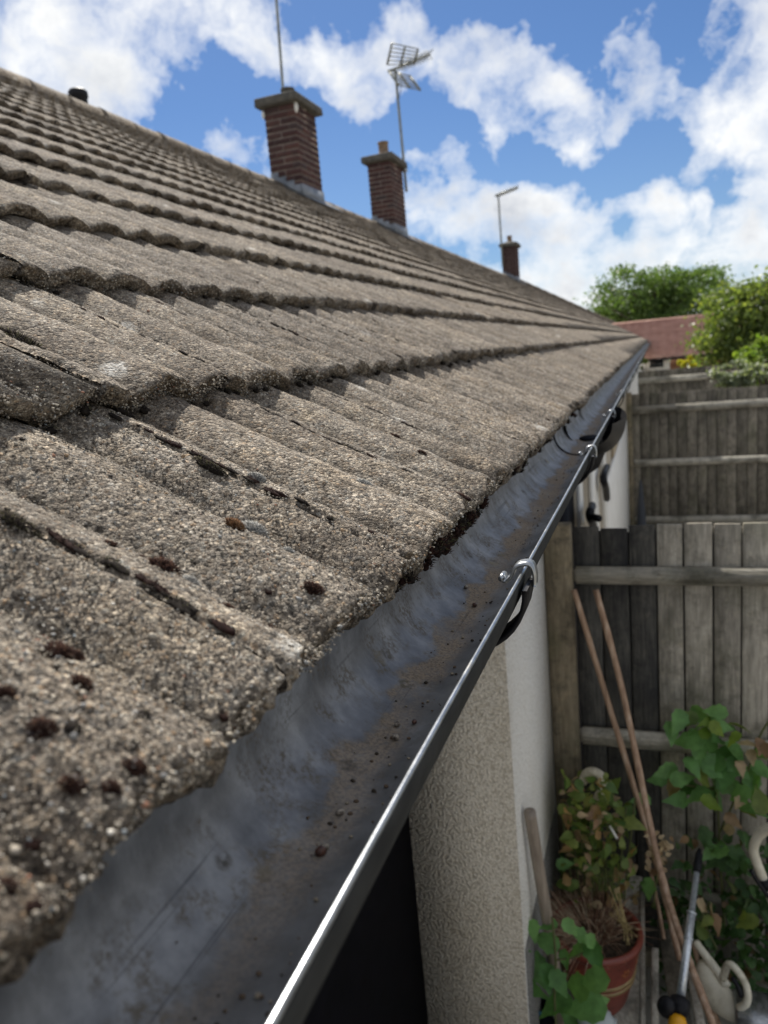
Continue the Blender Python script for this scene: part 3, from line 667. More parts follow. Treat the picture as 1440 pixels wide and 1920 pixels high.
def ell(c, r, nlat=8, nlon=12):
    t = np.linspace(0, np.pi, nlat+1)[1:-1]; a = np.arange(nlon)*2*np.pi/nlon
    V = [np.array([[0, 0, 1.0]])] + [np.stack([np.sin(b)*np.cos(a), np.sin(b)*np.sin(a), np.full(nlon, np.cos(b))], 1) for b in t] + [np.array([[0, 0, -1.0]])]
    V = np.concatenate(V); j = np.arange(nlon); k = (j+1) % nlon
    F4 = np.concatenate([np.stack([1+i*nlon+j, 1+(i+1)*nlon+j, 1+(i+1)*nlon+k, 1+i*nlon+k], 1) for i in range(nlat-2)])
    e = 1+(nlat-2)*nlon; F3 = np.concatenate([np.stack([0*j, 1+j, 1+k], 1), np.stack([e+k, e+j, 0*j+len(V)-1], 1)])
    return V*np.array(r) + np.array(c), [F4, F3]
V, F = ell((-4.335, 9.70, at_y(558, 197, 9.66)[2]), (.035, .03, .075)); obj('cable_box', V, F, M_UPVC, CH1, True)
V, F = ell((-4.79, 9.655, at_y(498, 215, 9.66)[2]), (.02, .03, .055)); obj('cable_box', V, F, M_UPVC, CH1, True)
V, F = lathe([(.075, 0), (.075, .12), (.085, .13), (.085, .17), (.07, .19), (0.001, .19)], at_x(152, 212, RX-.10), 16); obj('vent_pipe', V, F, M_BLACK, house, True)

# ------------------------------------------------------------------ aerials
t = thing('aerial_mast', 'plain slim mast rising from the tallest chimney past the picture top', 'aerial', (-4.79, 10.0, CH1.location.z+H+1.0))
a0 = at_x(530, 160, -4.80); a1 = at_x(513, -70, -4.80)
V, F = tube([a0 - [0, 0, .45], a0, (a0+a1)/2, a1], .019, 10); obj('pole', V, F, M_ALU, t, True)
V, F = cbox(a0+[-.03, -.03, -.16], a0+[.05, .03, -.10], .006); obj('clamp', V, F, M_ALU, t)
b0 = np.array([-4.31, 14.30, at_y(760, 360, 14.3)[2]]); b1 = at_y(741, 132, 14.3)
t = thing('tv_aerial', 'television aerial with two slatted reflector panels on tall pole beside second chimney', 'aerial', b0)
V, F = tube([b0, b0*.5+b1*.5, b1], .024, 10); obj('pole', V, F, M_ALU, t, True)
V, F = cbox(b0+[-.05, -.05, .35], b0+[.04, .05, .43], .008); obj('clamp', V, F, M_GALV, t)
def panel(TLc, TRc, BRc, BLc, rods):
    m = MB(); TLc, TRc, BRc, BLc = map(np.array, (TLc, TRc, BRc, BLc))
    for f in (0, .5, 1): V, F = tube([TLc*(1-f)+TRc*f, BLc*(1-f)+BRc*f], .022, 6); m.add(V, F)
    for i in range(rods):
        f = i/(rods-1); V, F = tube([TLc*(1-f)+BLc*f, TRc*(1-f)+BRc*f], .010, 6); m.add(V, F)
    m.build('reflector', M_ALU, t, True)
panel(at_y(735, 81, 14.0), at_y(784, 92, 14.35), at_y(776, 121, 14.5), at_y(726, 121, 14.2), 6)
panel(at_y(728, 132, 14.2), at_y(768, 142, 14.5), at_y(788, 169, 14.35), at_y(748, 160, 14.0), 6)
c0 = at_y(728, 134, 14.15); c1 = at_y(806, 102, 15.0)
V, F = tube([c0, c1], .022, 8); obj('boom', V, F, M_ALU, t, True)
m = MB()
for f in np.linspace(.3, .98, 11):
    p = c0*(1-f)+c1*f
    for dv in (np.array([.10, -.05, .06]), np.array([.06, -.03, -.10])): V, F = tube([p-dv, p+dv], .008, 5); m.add(V, F)
m.build('director_rods', M_ALU, t, True)
V, F = tube(bez([b1-[0, 0, .1], b1+[.10, 0, -.22], b1+[.02, 0, -.5]], 8), .006, 5); obj('cable', V, F, M_BLACK, t)
d0 = at_y(943, 500, 26.4); d1 = at_y(934, 365, 26.4)
t = thing('tv_aerial', 'farthest thin aerial with a short arm, beside the smallest chimney', 'aerial', d0)
V, F = tube([d0, d1], .032, 8); obj('pole', V, F, M_ALU, t, True)
V, F = tube([at_y(930, 367, 26.3), at_y(970, 352, 27.4)], .045, 8); obj('boom', V, F, M_ALU, t, True)
m = MB()
for f in np.linspace(.15, .95, 7):
    p = at_y(930, 367, 26.3)*(1-f)+at_y(970, 352, 27.4)*f; V, F = tube([p-[.07, 0, .1], p+[.07, 0, .1]], .012, 5); m.add(V, F)
m.build('director_rods', M_ALU, t)

# ------------------------------------------------------------------ gutter
GC = np.array([-.1735, H-.205]); GR = .0555
gut = thing('gutter', 'galvanised half round steel gutter along the eaves with brown silt in it', 'gutter', (-.18, 0, H-.27))
ph = np.linspace(np.pi, 2*np.pi, 33)
inner = np.stack([GC[0]+GR*np.cos(ph), GC[1]+GR*np.sin(ph)], 1)
inner = np.concatenate([[[GC[0]-GR, GC[1]+.028], [GC[0]-GR, GC[1]+.012]], inner, [[GC[0]+GR, GC[1]+.004]]])
outer = np.stack([GC[0]+(GR+.0014)*np.cos(ph), GC[1]+(GR+.0014)*np.sin(ph)], 1)
outer = np.concatenate([[[GC[0]-GR-.0014, GC[1]+.028], [GC[0]-GR-.0014, GC[1]+.012]], outer, [[GC[0]+GR+.0014, GC[1]+.004]]])
pf = np.concatenate([inner, outer[::-1]])
ys = np.concatenate([np.arange(-.6, 3.2, .04), np.linspace(3.2, YEND, 90)])
dent = lambda y, p: vnoise(np.stack([0*y+p*11.0, y*3.0, 0*y], -1))*.0018
V = np.concatenate([np.stack([pf[:, 0] + dent(np.full(len(pf), yy), pf[:, 1]*4), np.full(len(pf), yy), pf[:, 1] + dent(np.full(len(pf), yy), pf[:, 0]*4+3)], 1) for yy in ys])
n_ = len(pf); j = np.arange(n_); k = (j+1) % n_
F = np.concatenate([np.stack([i*n_+j, (i+1)*n_+j, (i+1)*n_+k, i*n_+k], 1) for i in range(len(ys)-1)])
ch = obj('channel', V, F[:, ::-1], M_GUT, gut, True); ch.data.materials.append(mat('outer steel with painted reflection', lambda n, p: {'Base Color': n.ramp(n.noise(n.pos(), 40, 4), [(.3, (.018, .019, .02)), (.7, (.035, .037, .037))])}, rough=.75, spec=.15))  # outer side: reflection of the dark garden painted into the base colour
ni = len(inner); fi = np.tile((np.arange(n_) >= ni-1).astype(np.int32), len(ys)-1); ch.data.polygons.foreach_set('material_index', fi)
V, F = tube(np.stack([np.full(len(ys), GC[0]+GR+.0012), ys, np.full(len(ys), GC[1]+.0038)], 1) + np.stack([dent(ys, 1.3), 0*ys, dent(ys, 7.7)], 1)*.6, .0016, 12); obj('rim_bead', V, F, M_GALV, gut, True)
def ribbon(P2, y0, y1, th=.0016):
    P2 = np.array(P2, float); d = np.gradient(P2, axis=0); d /= np.linalg.norm(d, axis=1)[:, None]; nn = np.stack([-d[:, 1], d[:, 0]], 1)*th
    A = P2+nn; B = P2-nn; n = len(P2); lo = lambda Q, y: np.stack([Q[:, 0], np.full(n, y), Q[:, 1]], 1)
    V = np.concatenate([lo(A, y0), lo(A, y1), lo(B, y1), lo(B, y0)]); i = np.arange(n-1)
    F = np.concatenate([np.stack([a*n+i, a*n+i+1, b*n+i+1, b*n+i], 1) for a, b in ((0, 1), (1, 2), (2, 3), (3, 0))])
    ends = np.array([[0, 3*n, 2*n, n], [n-1, 2*n-1, 3*n-1, 4*n-1]]); return V, [F, ends]
RX_, RZ_ = GC[0]+GR+.0030, GC[1]+.0035
hook = bez([[RX_+.0085, RZ_-.012], [RX_+.009, RZ_-.001], [RX_+.006, RZ_+.0078], [RX_-.002, RZ_+.0085], [RX_-.0085, RZ_+.005], [RX_-.012, RZ_-.003], [RX_-.017, RZ_-.0075], [RX_-.021, RZ_-.006]], 26)
curl = np.array([[RX_-.0225+.0024*math.cos(a), RZ_-.0030+.0024*math.sin(a)] for a in np.linspace(-1.7, 3.6, 14)])
clip_me = None
for i, yb in enumerate([.662, 1.452, 2.19, 2.98] + [3.78+.8*q for q in range(36)]):
    a = np.linspace(np.pi*1.02, 2*np.pi-.05, 20); P2 = np.stack([GC[0]+(GR+.0075+.004*np.sin(a-np.pi))*np.cos(a), GC[1]+(GR+.0075)*np.sin(a)], 1)
    if i == 0:
        V, F = ribbon(P2, -.036, .004, .0022); strap_me = make_mesh('bracket', V, F, M_BLACK, True)
        V, F = ribbon(hook, -.008, .008, .0014); V2, F2 = tube([[hook[-1][0], -.008, hook[-1][1]+.0014], [hook[-1][0], .008, hook[-1][1]+.0014]], .0030, 10)
        clip_me = make_mesh('clip', np.concatenate([V, V2]), list(F) + [f+len(V) for f in F2], M_GALV)
    st = bpy.data.objects.new('bracket', strap_me); link(st, gut); st.location = (0, yb-.004, 0); st.location = Vector((0, yb, 0)) - Vector(wl(gut))
    cl = bpy.data.objects.new('clip', clip_me); link(cl, st)
# running outlet in black under the gutter, with a sealed joint
a = np.linspace(np.pi, 2*np.pi, 17); rows = []
for yy, rr_, dz in ((2.00, .058, 0), (2.03, .066, 0), (2.08, .076, .006), (2.14, .084, .016), (2.2, .086, .022), (2.32, .078, .010), (2.42, .066, 0), (2.46, .060, 0)):
    rows.append(np.stack([GC[0]+.012+rr_*np.cos(a), np.full(17, yy), GC[1]-.006+(rr_+dz)*np.sin(a)], 1))
for yy, rr_ in ((2.455, .0585), (2.005, .0575)): rows.append(np.stack([GC[0]+.0+rr_*np.cos(a), np.full(17, yy), GC[1]+rr_*np.sin(a)], 1))
obj('outlet', np.concatenate(rows), grid_faces(len(rows), 17), M_BLACK, gut, True)
V, F = tube(bez([(GC[0], 2.16, GC[1]-.07), (GC[0], 2.16, GC[1]-.12), (GC[0]-.10, 2.16, GC[1]-.17), (WX+.03, 2.16, GC[1]-.24)], 10), .033, 14); obj('outlet_pipe', V, F, M_BLACK, gut, True)
V, F = tube([np.array([GC[0]+(GR-.0012)*math.cos(q), 1.80, GC[1]+(GR-.0012)*math.sin(q)]) for q in np.linspace(np.pi, 2*np.pi, 20)], .0026, 6); obj('joint_seal', V, F, M_BLACK, gut, True)
V, F = ell((GC[0]+.004, 2.10, GC[1]-GR+.004), (.030, .055, .005), 6, 14); obj('outlet_hole', V, F, M_NAVY, gut, True)

# debris lying in the gutter
def gut_at(px, py, hh=.0):
    r = ray(px, py); c = GC - np.array([0, H]); R_ = GR-.0005-hh; A = r[0]**2+r[2]**2; B = -2*(r[0]*c[0]+r[2]*c[1]); Cc = c@c-R_**2
    tt = (-B+math.sqrt(max(B*B-4*A*Cc, 0)))/(2*A); return r*tt+OFF
def pebble(name, label, cat, p, r, m, seed, grp):
    rg = np.random.default_rng(seed); V, F = ell((0, 0, 0), (1, .8, .75), 7, 10); V = V*(1+.25*vnoise(V*1.9+seed)[:, None]); an = rg.random()*6; c_, s_ = math.cos(an), math.sin(an)
    V = np.stack([V[:, 0]*c_-V[:, 1]*s_, V[:, 0]*s_+V[:, 1]*c_, V[:, 2]], 1)*r
    return tag(obj(name, V+p+np.array([0, 0, r*.55]), F, m, None, True), label, cat, grp)
M_STONE = mat('pale chip', lambda n, p: {'Base Color': n.ramp(n.noise(n.pos(), 400, 3), [(.35, (.07, .055, .045)), (.65, (.42, .38, .32))])}, rough=.7)
M_SEED = mat('brown seed', lambda n, p: {'Base Color': n.ramp(n.noise(n.pos(), 300, 3), [(.35, (.035, .016, .012)), (.7, (.12, .055, .04))])}, rough=.45)
for i, (px, py, r, m, lab) in enumerate([(745, 1361, .0026, M_STONE, 'pale stone chip in the gutter, close below the eave moss'), (742, 1386, .0030, M_STONE, 'half dark half white chip in the gutter silt'),
      (777, 1356, .0023, M_SEED, 'small brown seed in the gutter nearest the rim'), (638, 1527, .0028, M_STONE, 'pale hollow chip on the bare grey gutter metal'), (602, 1602, .0036, M_SEED, 'largest brown seed lying low in the gutter'),
      (611, 1591, .0024, M_STONE, 'tiny pale chip touching the largest brown seed'), (890, 1137, .0030, M_SEED, 'dark brown seed on the sand strip below the clip'), (874, 1103, .0028, M_STONE, 'small round stone at the edge of the sand strip')]):
    pebble('gutter_chip', lab, 'debris', gut_at(px, py), r, m, 40+i, 'chips and seeds in the gutter')
m = MB()
for i in range(420):
    y_ = rng.random()**1.3*2.4+.12; q = 1.5*np.pi + rng.normal(-.0, .30) + .12; p = np.array([GC[0]+(GR-.0008)*math.cos(q), y_, GC[1]+(GR-.0008)*math.sin(q)])
    V, F = ell((0, 0, 0), (1, .8, .6), 4, 5); r_ = .0005+.0011*rng.random()**3; m.add(V*r_*(1+.4*rng.random((len(V), 1)))+p, F, [(.05, .04, .03), (.30, .26, .2), (.14, .10, .07)][rng.integers(3)])
m.build('gutter_grit', M_GRAIN, None, kind='stuff')

# ------------------------------------------------------------------ moss
def moss_mesh(rx, ry, hz, nsp, spl, spw, pal, seed):
    """low dome of upright and splayed shoots in slope axes"""
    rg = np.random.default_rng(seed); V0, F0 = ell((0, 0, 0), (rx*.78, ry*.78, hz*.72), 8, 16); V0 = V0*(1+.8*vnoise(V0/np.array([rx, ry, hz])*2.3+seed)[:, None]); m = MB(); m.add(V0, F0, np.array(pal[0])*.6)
    a = rg.random(nsp)*2*np.pi; q = np.sqrt(rg.random(nsp)); bx, by = q*np.cos(a)*rx, q*np.sin(a)*ry; bz = hz*np.sqrt(np.clip(1-q*q, .02, 1))*.75
    d = np.stack([bx/rx*1.1, by/ry*1.1, .55+.6*(1-q)], 1) + rg.normal(0, .35, (nsp, 3)); d /= np.linalg.norm(d, axis=1)[:, None]
    side = np.cross(d, rg.normal(0, 1, (nsp, 3))); side /= np.linalg.norm(side, axis=1)[:, None]; s2 = np.cross(d, side); ln = spl*(.5+rg.random((nsp, 1))); B = np.stack([bx, by, bz], 1)
    wv = spw*(.6+.8*rg.random((nsp, 1))); V = np.stack([B-side*wv*.5, B+side*wv*.5+d*ln*.15, B+s2*wv*.6+d*ln*.3, B+d*ln], 1).reshape(-1, 3)
    f = np.array([[0, 1, 3], [1, 2, 3], [2, 0, 3]]); F = (f[None]+(np.arange(nsp)*4)[:, None, None]).reshape(-1, 3)
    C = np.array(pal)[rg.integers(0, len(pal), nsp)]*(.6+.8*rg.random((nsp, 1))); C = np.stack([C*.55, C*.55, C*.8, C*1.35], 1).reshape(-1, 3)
    m.add(V, F, C); return np.concatenate(m.V), [np.concatenate(f) for f in m.F.values()], np.concatenate(m.C)
BR = [(.034, .017, .014), (.052, .026, .020), (.022, .013, .012), (.075, .040, .026)]
GY = [(.25, .248, .235), (.37, .365, .345), (.16, .158, .15), (.50, .495, .47)]
DK = [(.030, .024, .020), (.05, .04, .03), (.022, .018, .018), (.085, .08, .042)]
def surf_h(s, y):
    s = np.asarray(s, float); y = np.asarray(y, float)
    k = np.floor(np.maximum(s, 0)/GA); v = s-k*GA; u = np.mod(y-Y0, TW); return TT*(1-v/GA)+prof(u)+low_relief(s, y)
def place(V, s, y, h, spin=0):
    c_, s_ = math.cos(spin), math.sin(spin); V = np.stack([V[:, 0]*c_-V[:, 1]*s_, V[:, 0]*s_+V[:, 1]*c_, V[:, 2]], 1); return roofp(np.array(s), np.array(y), np.array(h)) + V @ BAS.T
SPOTS = [(305, 1064, 30, 'b', 'largest dark brown moss tuft, in the middle of the lowest tile course'), (268, 1040, 11, 'b', 'small moss sprout just above the largest brown tuft'), (430, 1132, 13, 'b', 'small round brown moss tuft alone below the grey cushions'),
 (578, 1127, 20, 'b', 'brown moss tuft above the gutter, left of the hanging eave moss'), (208, 1021, 15, 'b', 'small brown moss tuft just right of the open tile joint'), (440, 987, 22, 'b', 'orange brown moss tuft touching the big grey cushion'),
 (106, 1225, 28, 'b', 'wide brown moss tuft, left one of a touching pair'), (143, 1216, 20, 'b', 'brown moss tuft, right one of a touching pair'), (145, 1302, 21, 'b', 'brown moss tuft below the touching pair'),
 (70, 1395, 24, 'b', 'pale tipped brown moss tuft near the left picture edge'), (128, 1496, 22, 'b', 'blurred brown moss tuft, left one of the two above the eave'), (264, 1492, 21, 'b', 'blurred brown moss tuft, right one of the two above the eave'),
 (243, 1542, 18, 'b', 'brown moss tuft right at the eave beside the gutter'), (322, 1517, 14, 'b', 'small brown moss tuft on the worn tile edge by the gutter'), (3, 1325, 18, 'b', 'brown moss tuft cut by the left picture edge'), (75, 1722, 16, 'b', 'lowest brown moss tuft, in the bottom left corner'),
 (748, 808, 12, 'b', 'rust brown moss tuft between two far tile rolls'), (788, 858, 11, 'b', 'small brown tuft in a far tile hollow'), (870, 958, 13, 'b', 'brown moss tuft near the far eave corner'), (832, 938, 12, 'b', 'brown moss tuft at the end of the third joint'),
 (478, 985, 28, 'g', 'biggest grey moss cushion, beside an orange brown tuft'), (482, 896, 18, 'g', 'round grey moss cushion above the biggest one'), (681, 913, 17, 'g', 'pale grey moss cushion out on the right, near the far eave'), (358, 1084, 18, 'g', 'faint grey moss cushion right of the largest brown tuft'), (537, 1043, 11, 'g', 'smallest grey moss cushion'),
 (395, 873, 32, 'd', 'long black green moss patch under the second tile course'), (36, 985, 42, 'd', 'spiky dark moss patch filling the joint at the left edge'), (40, 640, 46, 'd', 'thick dark moss patch on the second course at the left edge')]
for i, (px, py, r, ty, lab) in enumerate(SPOTS):
    s, y = on_roof(px, py, .028); s = max(s, .012); P = roofp(np.array(s), np.array(y), np.array(.03)); dd = np.linalg.norm(P-OFF); rr_ = r/FPX*dd*.95
    if ty == 'b': V, F, C = moss_mesh(rr_, rr_*random.uniform(.7, 1.0), rr_*.5, 420, rr_*.30, rr_*.10, [(.13, .065, .03), (.09, .045, .025), (.17, .10, .05)] if 'orange' in lab else BR, i)
    elif ty == 'g': V, F, C = moss_mesh(rr_, rr_*.95, rr_*.6, 900, rr_*.22, rr_*.05, GY, i)
    else: V, F, C = moss_mesh(rr_*1.25, rr_*.42, rr_*.30, 520, rr_*.17, rr_*.05, DK, i)
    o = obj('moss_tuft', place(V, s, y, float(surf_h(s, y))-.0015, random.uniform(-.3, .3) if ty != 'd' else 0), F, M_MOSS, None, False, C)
    tag(o, lab, 'moss', {'b': 'brown moss tufts on the tiles', 'g': 'grey moss cushions on the tiles', 'd': 'dark moss patches in the tile joints'}[ty])
mm = MB()
def scatter(s, y, r, pal, seed, n=40, flat=.5, asp=1.0):
    V, F, C = moss_mesh(r*asp, r, r*flat, n, r*.45, r*.14, pal, seed); mm.add(place(V, s, y, float(surf_h(s, y))-.001, 0 if asp != 1 else random.random()*6), F, C)
for i in range(260):      # small tufts everywhere
    k = random.choice([0, 0, 0, 1, 1, 2, 3, 4, 5]); s = k*GA+random.random()*GA; y = random.random()**1.3*(1.5+1.4*k)+.05
    scatter(s, y, random.uniform(.0018, .0045)*(1+.12*k), random.choice([BR, BR, DK]), i, 26)
for i in range(420):      # crevices at the joints
    k = random.choice([0, 0, 0, 1, 1, 2, 3, 4, 5]); jn = random.randrange(-1, 6+4*k); t_ = vnoise(np.array([[jn*3.3, k*5.1, i*.013]]))[0]
    s = k*GA+min(max(random.gauss(.5+t_*.9, .16), .03), .98)*GA; y = Y0+jn*TW+random.gauss(.004, .002)
    scatter(s, y, random.uniform(.002, .0048), random.choice([DK, DK, BR]), 500+i, 24, .45, 2.2)
for i in range(260):      # under the lower edges
    k = random.choice([1, 1, 2, 2, 3, 4, 5]); y = random.random()**1.2*(1.4+1.5*k)+.1; V, F, C = moss_mesh(.005, .006, .004, 16, .003, .001, DK, 900+i)
    mm.add(place(V, k*GA-random.uniform(.001, .008), y, float(prof(np.array([np.mod(y-Y0, TW)]))[0])+.002), F, C)
for i in range(130):      # hanging from the eave
    y = random.gauss(.66, .045) if i < 80 else random.gauss(.80, .03) if i < 105 else random.uniform(.9, 2.2); V, F, C = moss_mesh(.0045, .005, .005, 30, .004, .0011, random.choice([BR, DK]), 1300+i)
    mm.add(place(V, random.uniform(-.006, .004), y, random.uniform(-.004, .010)+float(prof(np.array([np.mod(y-Y0, TW)]))[0])*.6), F, C)
mm.build('moss', M_MOSS, None, kind='stuff')

# ------------------------------------------------------------------ fences
def fence(name, label, Y, x0, x1, xpost, ztop, rails, boardw, dark=0, base=.04, lean=0.0, post_w=.075, names=M_FENCE):
    t = thing(name, label, 'fence', (xpost, Y, 0)); x = x0; i = 0; strips = MB()
    V, F = cbox((xpost-post_w/2, Y-.075, -.3), (xpost+post_w/2, Y-.005, ztop+.03), .005); obj('post', V, F, M_POST, t)
    xp2 = xpost+1.83
    while xp2 < x1:
        V, F = cbox((xp2-.04, Y-.07, -.3), (xp2+.04, Y-.002, ztop+.03), .005); obj('post', V, F, M_POST, t); xp2 += 1.83
    while x < x1:
        wv = boardw*random.uniform(.93, 1.07); th = .013; zt = ztop + random.uniform(-.005, .005) + lean*(x-x0)
        V, F = cbox((x, 0, base), (x+wv-.006, th, zt), .003); V = V.copy(); Vs, Fs = cbox((x+wv-.022, Y+.021, base), (x+wv+.016, Y+.034, zt-.02), 0); strips.add(Vs, Fs)
        V[:, 1] += Y + random.uniform(0, .004) + (V[:, 0]-x)/wv*.004*(-1)**i + random.uniform(0, .0015); V[:, 0] += (V[:, 2]-ztop)*random.uniform(-.0015, .0015)
        obj('board', V, F, M_FDARK if i < dark else names, t); x += wv; i += 1
    strips.build('gap_blockers', M_FDARK, t, kind='stuff')  # unseen dark strips added behind the gaps so no light shows through
    for z0, z1 in rails:
        P = []; V, F = cbox((xpost+post_w/2+.001, Y-.042, z0), (x1, Y-.003, z1), .010, 2); obj('rail', V, F, M_RAIL, t)
    V, F = cbox((xpost+post_w/2+.002, Y-.02, -.1), (x1, Y+.02, base-.004), .003); obj('gravel_board', V, F, M_POST, t)
    return t
fz = lambda py, Y, px=1250: at_y(px, py, Y)[2]
fence('wooden_fence', 'nearest grey board fence with brown end post, bamboo canes leaning on it', 2.8, -.298, 2.6, -.352, fz(990, 2.8), [(fz(1092, 2.8), fz(1060, 2.8)), (fz(1401, 2.8), fz(1369, 2.8)), (fz(1705, 2.8, 1380), fz(1675, 2.8, 1380))], .099, 3, post_w=.10, lean=.03)
fz2 = lambda py, Y, px=1315: at_y(px, py, Y)[2]
Y2 = 9.5
fence('wooden_fence', 'middle dark board fence with three pale rails, beyond the nearest one', Y2, -.27, 5, -.30, fz2(731, Y2), [(fz2(769, Y2), fz2(754, Y2)), (fz2(870, Y2), fz2(857, Y2)), (fz2(980, Y2), fz2(966, Y2))], .105, 0, names=mat('brown grey boards', wood((.13, .115, .09), (.30, .27, .22), (.05, .046, .038), rnd=.6, green=.3), rough=.9, spec=.2))
Y3 = 17.0
fence('wooden_fence', 'farthest short stretch of dark fence below the red roof', Y3, -.35, 6, -.40, fz2(692, Y3, 1260), [(fz2(716, Y3, 1260), fz2(704, Y3, 1260)), (.9, 1.0), (.3, .4)], .12, 0, names=MATS['brown grey boards'])

# ------------------------------------------------------------------ foliage
def leaf_geo(serr=6, lobes=False, seed=0, fold=.25):
    rg = np.random.default_rng(seed); n = 9; t = np.linspace(0, 1, n); wv = .37*np.sin(np.pi*t**.72)**.95*(1-.38*t)
    if lobes: wv = wv*(1+.13*np.cos(t*np.pi*5.0))
    wv = wv*(1+.10*((np.arange(n) % 2)*2-1)); wv[0] = .012; wv[-1] = .004
    curve = -.35*(t-.2)**2*rg.uniform(.4, 1.6); mid = np.stack([0*t, t, curve], 1)
    Lf = mid + np.stack([-wv, -.05*wv, fold*wv + rg.normal(0, .012, n)], 1); Rt = mid + np.stack([wv, -.05*wv, fold*wv + rg.normal(0, .012, n)], 1)
    V = np.concatenate([Lf, mid, Rt]); i = np.arange(n-1); F = np.concatenate([np.stack([i, n+i, n+i+1, i+1], 1), np.stack([n+i, 2*n+i, 2*n+i+1, n+i+1], 1)])
    return V, F
LEAFS = [leaf_geo(seed=i, lobes=i == 0, fold=.15+.1*(i % 3)) for i in range(5)]
leaf_me = {}
def leaf_obj(parent, P, size, m, nrm=None, up=None):
    i = random.randrange(5); key = (i, m.name)
    if key not in leaf_me: leaf_me[key] = make_mesh('leaf', LEAFS[i][0], LEAFS[i][1], m, True)
    nrm = np.array([random.gauss(.1, .5), random.gauss(-.6, .4), random.gauss(.7, .3)]) if nrm is None else np.array(nrm, float); nrm /= np.linalg.norm(nrm)
    up = np.array([random.gauss(0, 1), random.gauss(-.3, .5), random.gauss(-.3, .6)]) if up is None else np.array(up, float); up = up - nrm*up.dot(nrm); up /= np.linalg.norm(up); x = np.cross(up, nrm)
    o = bpy.data.objects.new('leaf', leaf_me[key]); link(o, parent); Mx = Matrix([[x[0], up[0], nrm[0], 0], [x[1], up[1], nrm[1], 0], [x[2], up[2], nrm[2], 0], [0, 0, 0, 1]])
    P = np.array(P) - up*size*.5 - wl(parent)
    o.matrix_local = Matrix.Translation(Vector(P)) @ Mx @ Matrix.Scale(size, 4); return o
def foliage(pts, sizes, name, m, parent=None, kind=None, flat=.5):
    mb = MB(); n = len(pts)
    for q in range(5):
        idx = np.where(rng.integers(0, 5, n) == q)[0] if n > 5 else np.arange(n)[q::5]
        idx = np.arange(n)[np.arange(n) % 5 == q]
        if not len(idx): continue
        V0, F0 = LEAFS[q]; nr = rng.normal(0, 1, (len(idx), 3)); nr[:, 2] = np.abs(nr[:, 2])+flat; nr[:, 1] -= .4; nr /= np.linalg.norm(nr, axis=1)[:, None]
        up = rng.normal(0, 1, (len(idx), 3)); up -= nr*(up*nr).sum(1)[:, None]; up /= np.linalg.norm(up, axis=1)[:, None]; x = np.cross(up, nr)
        L = V0[None, :, 0:1]*x[:, None]+(V0[None, :, 1:2]-.5)*up[:, None]+V0[None, :, 2:3]*nr[:, None]
        V = pts[idx][:, None]+L*np.asarray(sizes)[idx][:, None, None]; nv = len(V0)
        mb.add(V.reshape(-1, 3), (F0[None]+(np.arange(len(idx))*nv)[:, None, None]).reshape(-1, 4))
    return mb.build(name, m, parent, True, kind)
def px_leaves(t, spec, Y, m, jy=.05):
    for px, py, r in spec:
        Yq = Y+random.uniform(-jy, jy); P = at_y(px, py, Yq); dd = np.linalg.norm(P-OFF); leaf_obj(t, P, 1.75*r/FPX*dd, random.choice(m))
# bramble in front of the flower pot
t = thing('bramble', 'lush green bramble with big leaves in front of the red pot', 'plant', at_y(1035, 1920, 2.0))
V, F = tube(bez([at_y(1050, 2010, 2.0), at_y(1040, 1880, 2.0), at_y(1042, 1800, 2.02), at_y(1035, 1720, 2.05)], 12), .004, 6); obj('stem', V, F, M_STEM, t, True)
V, F = tube(bez([at_y(1042, 1800, 2.02), at_y(1075, 1795, 2.03), at_y(1105, 1780, 2.05)], 8), .003, 6); obj('stem', V, F, M_STEM, t, True)
px_leaves(t, [(985, 1785, 33), (1008, 1820, 34), (975, 1828, 28), (1022, 1765, 28), (1002, 1855, 26), (1028, 1835, 26), (968, 1775, 24), (1080, 1850, 36), (1112, 1838, 34), (1040, 1885, 34), (1095, 1890, 40), (1072, 1915, 34), (1118, 1880, 30), (1050, 1845, 26),
   (1096, 1758, 24), (1116, 1795, 28), (1080, 1782, 22), (1110, 1768, 20), (1070, 1740, 20), (1000, 1745, 20), (1028, 1735, 18), (990, 1915, 28), (1060, 1800, 18)], 2.03, [M_LEAF], .06)
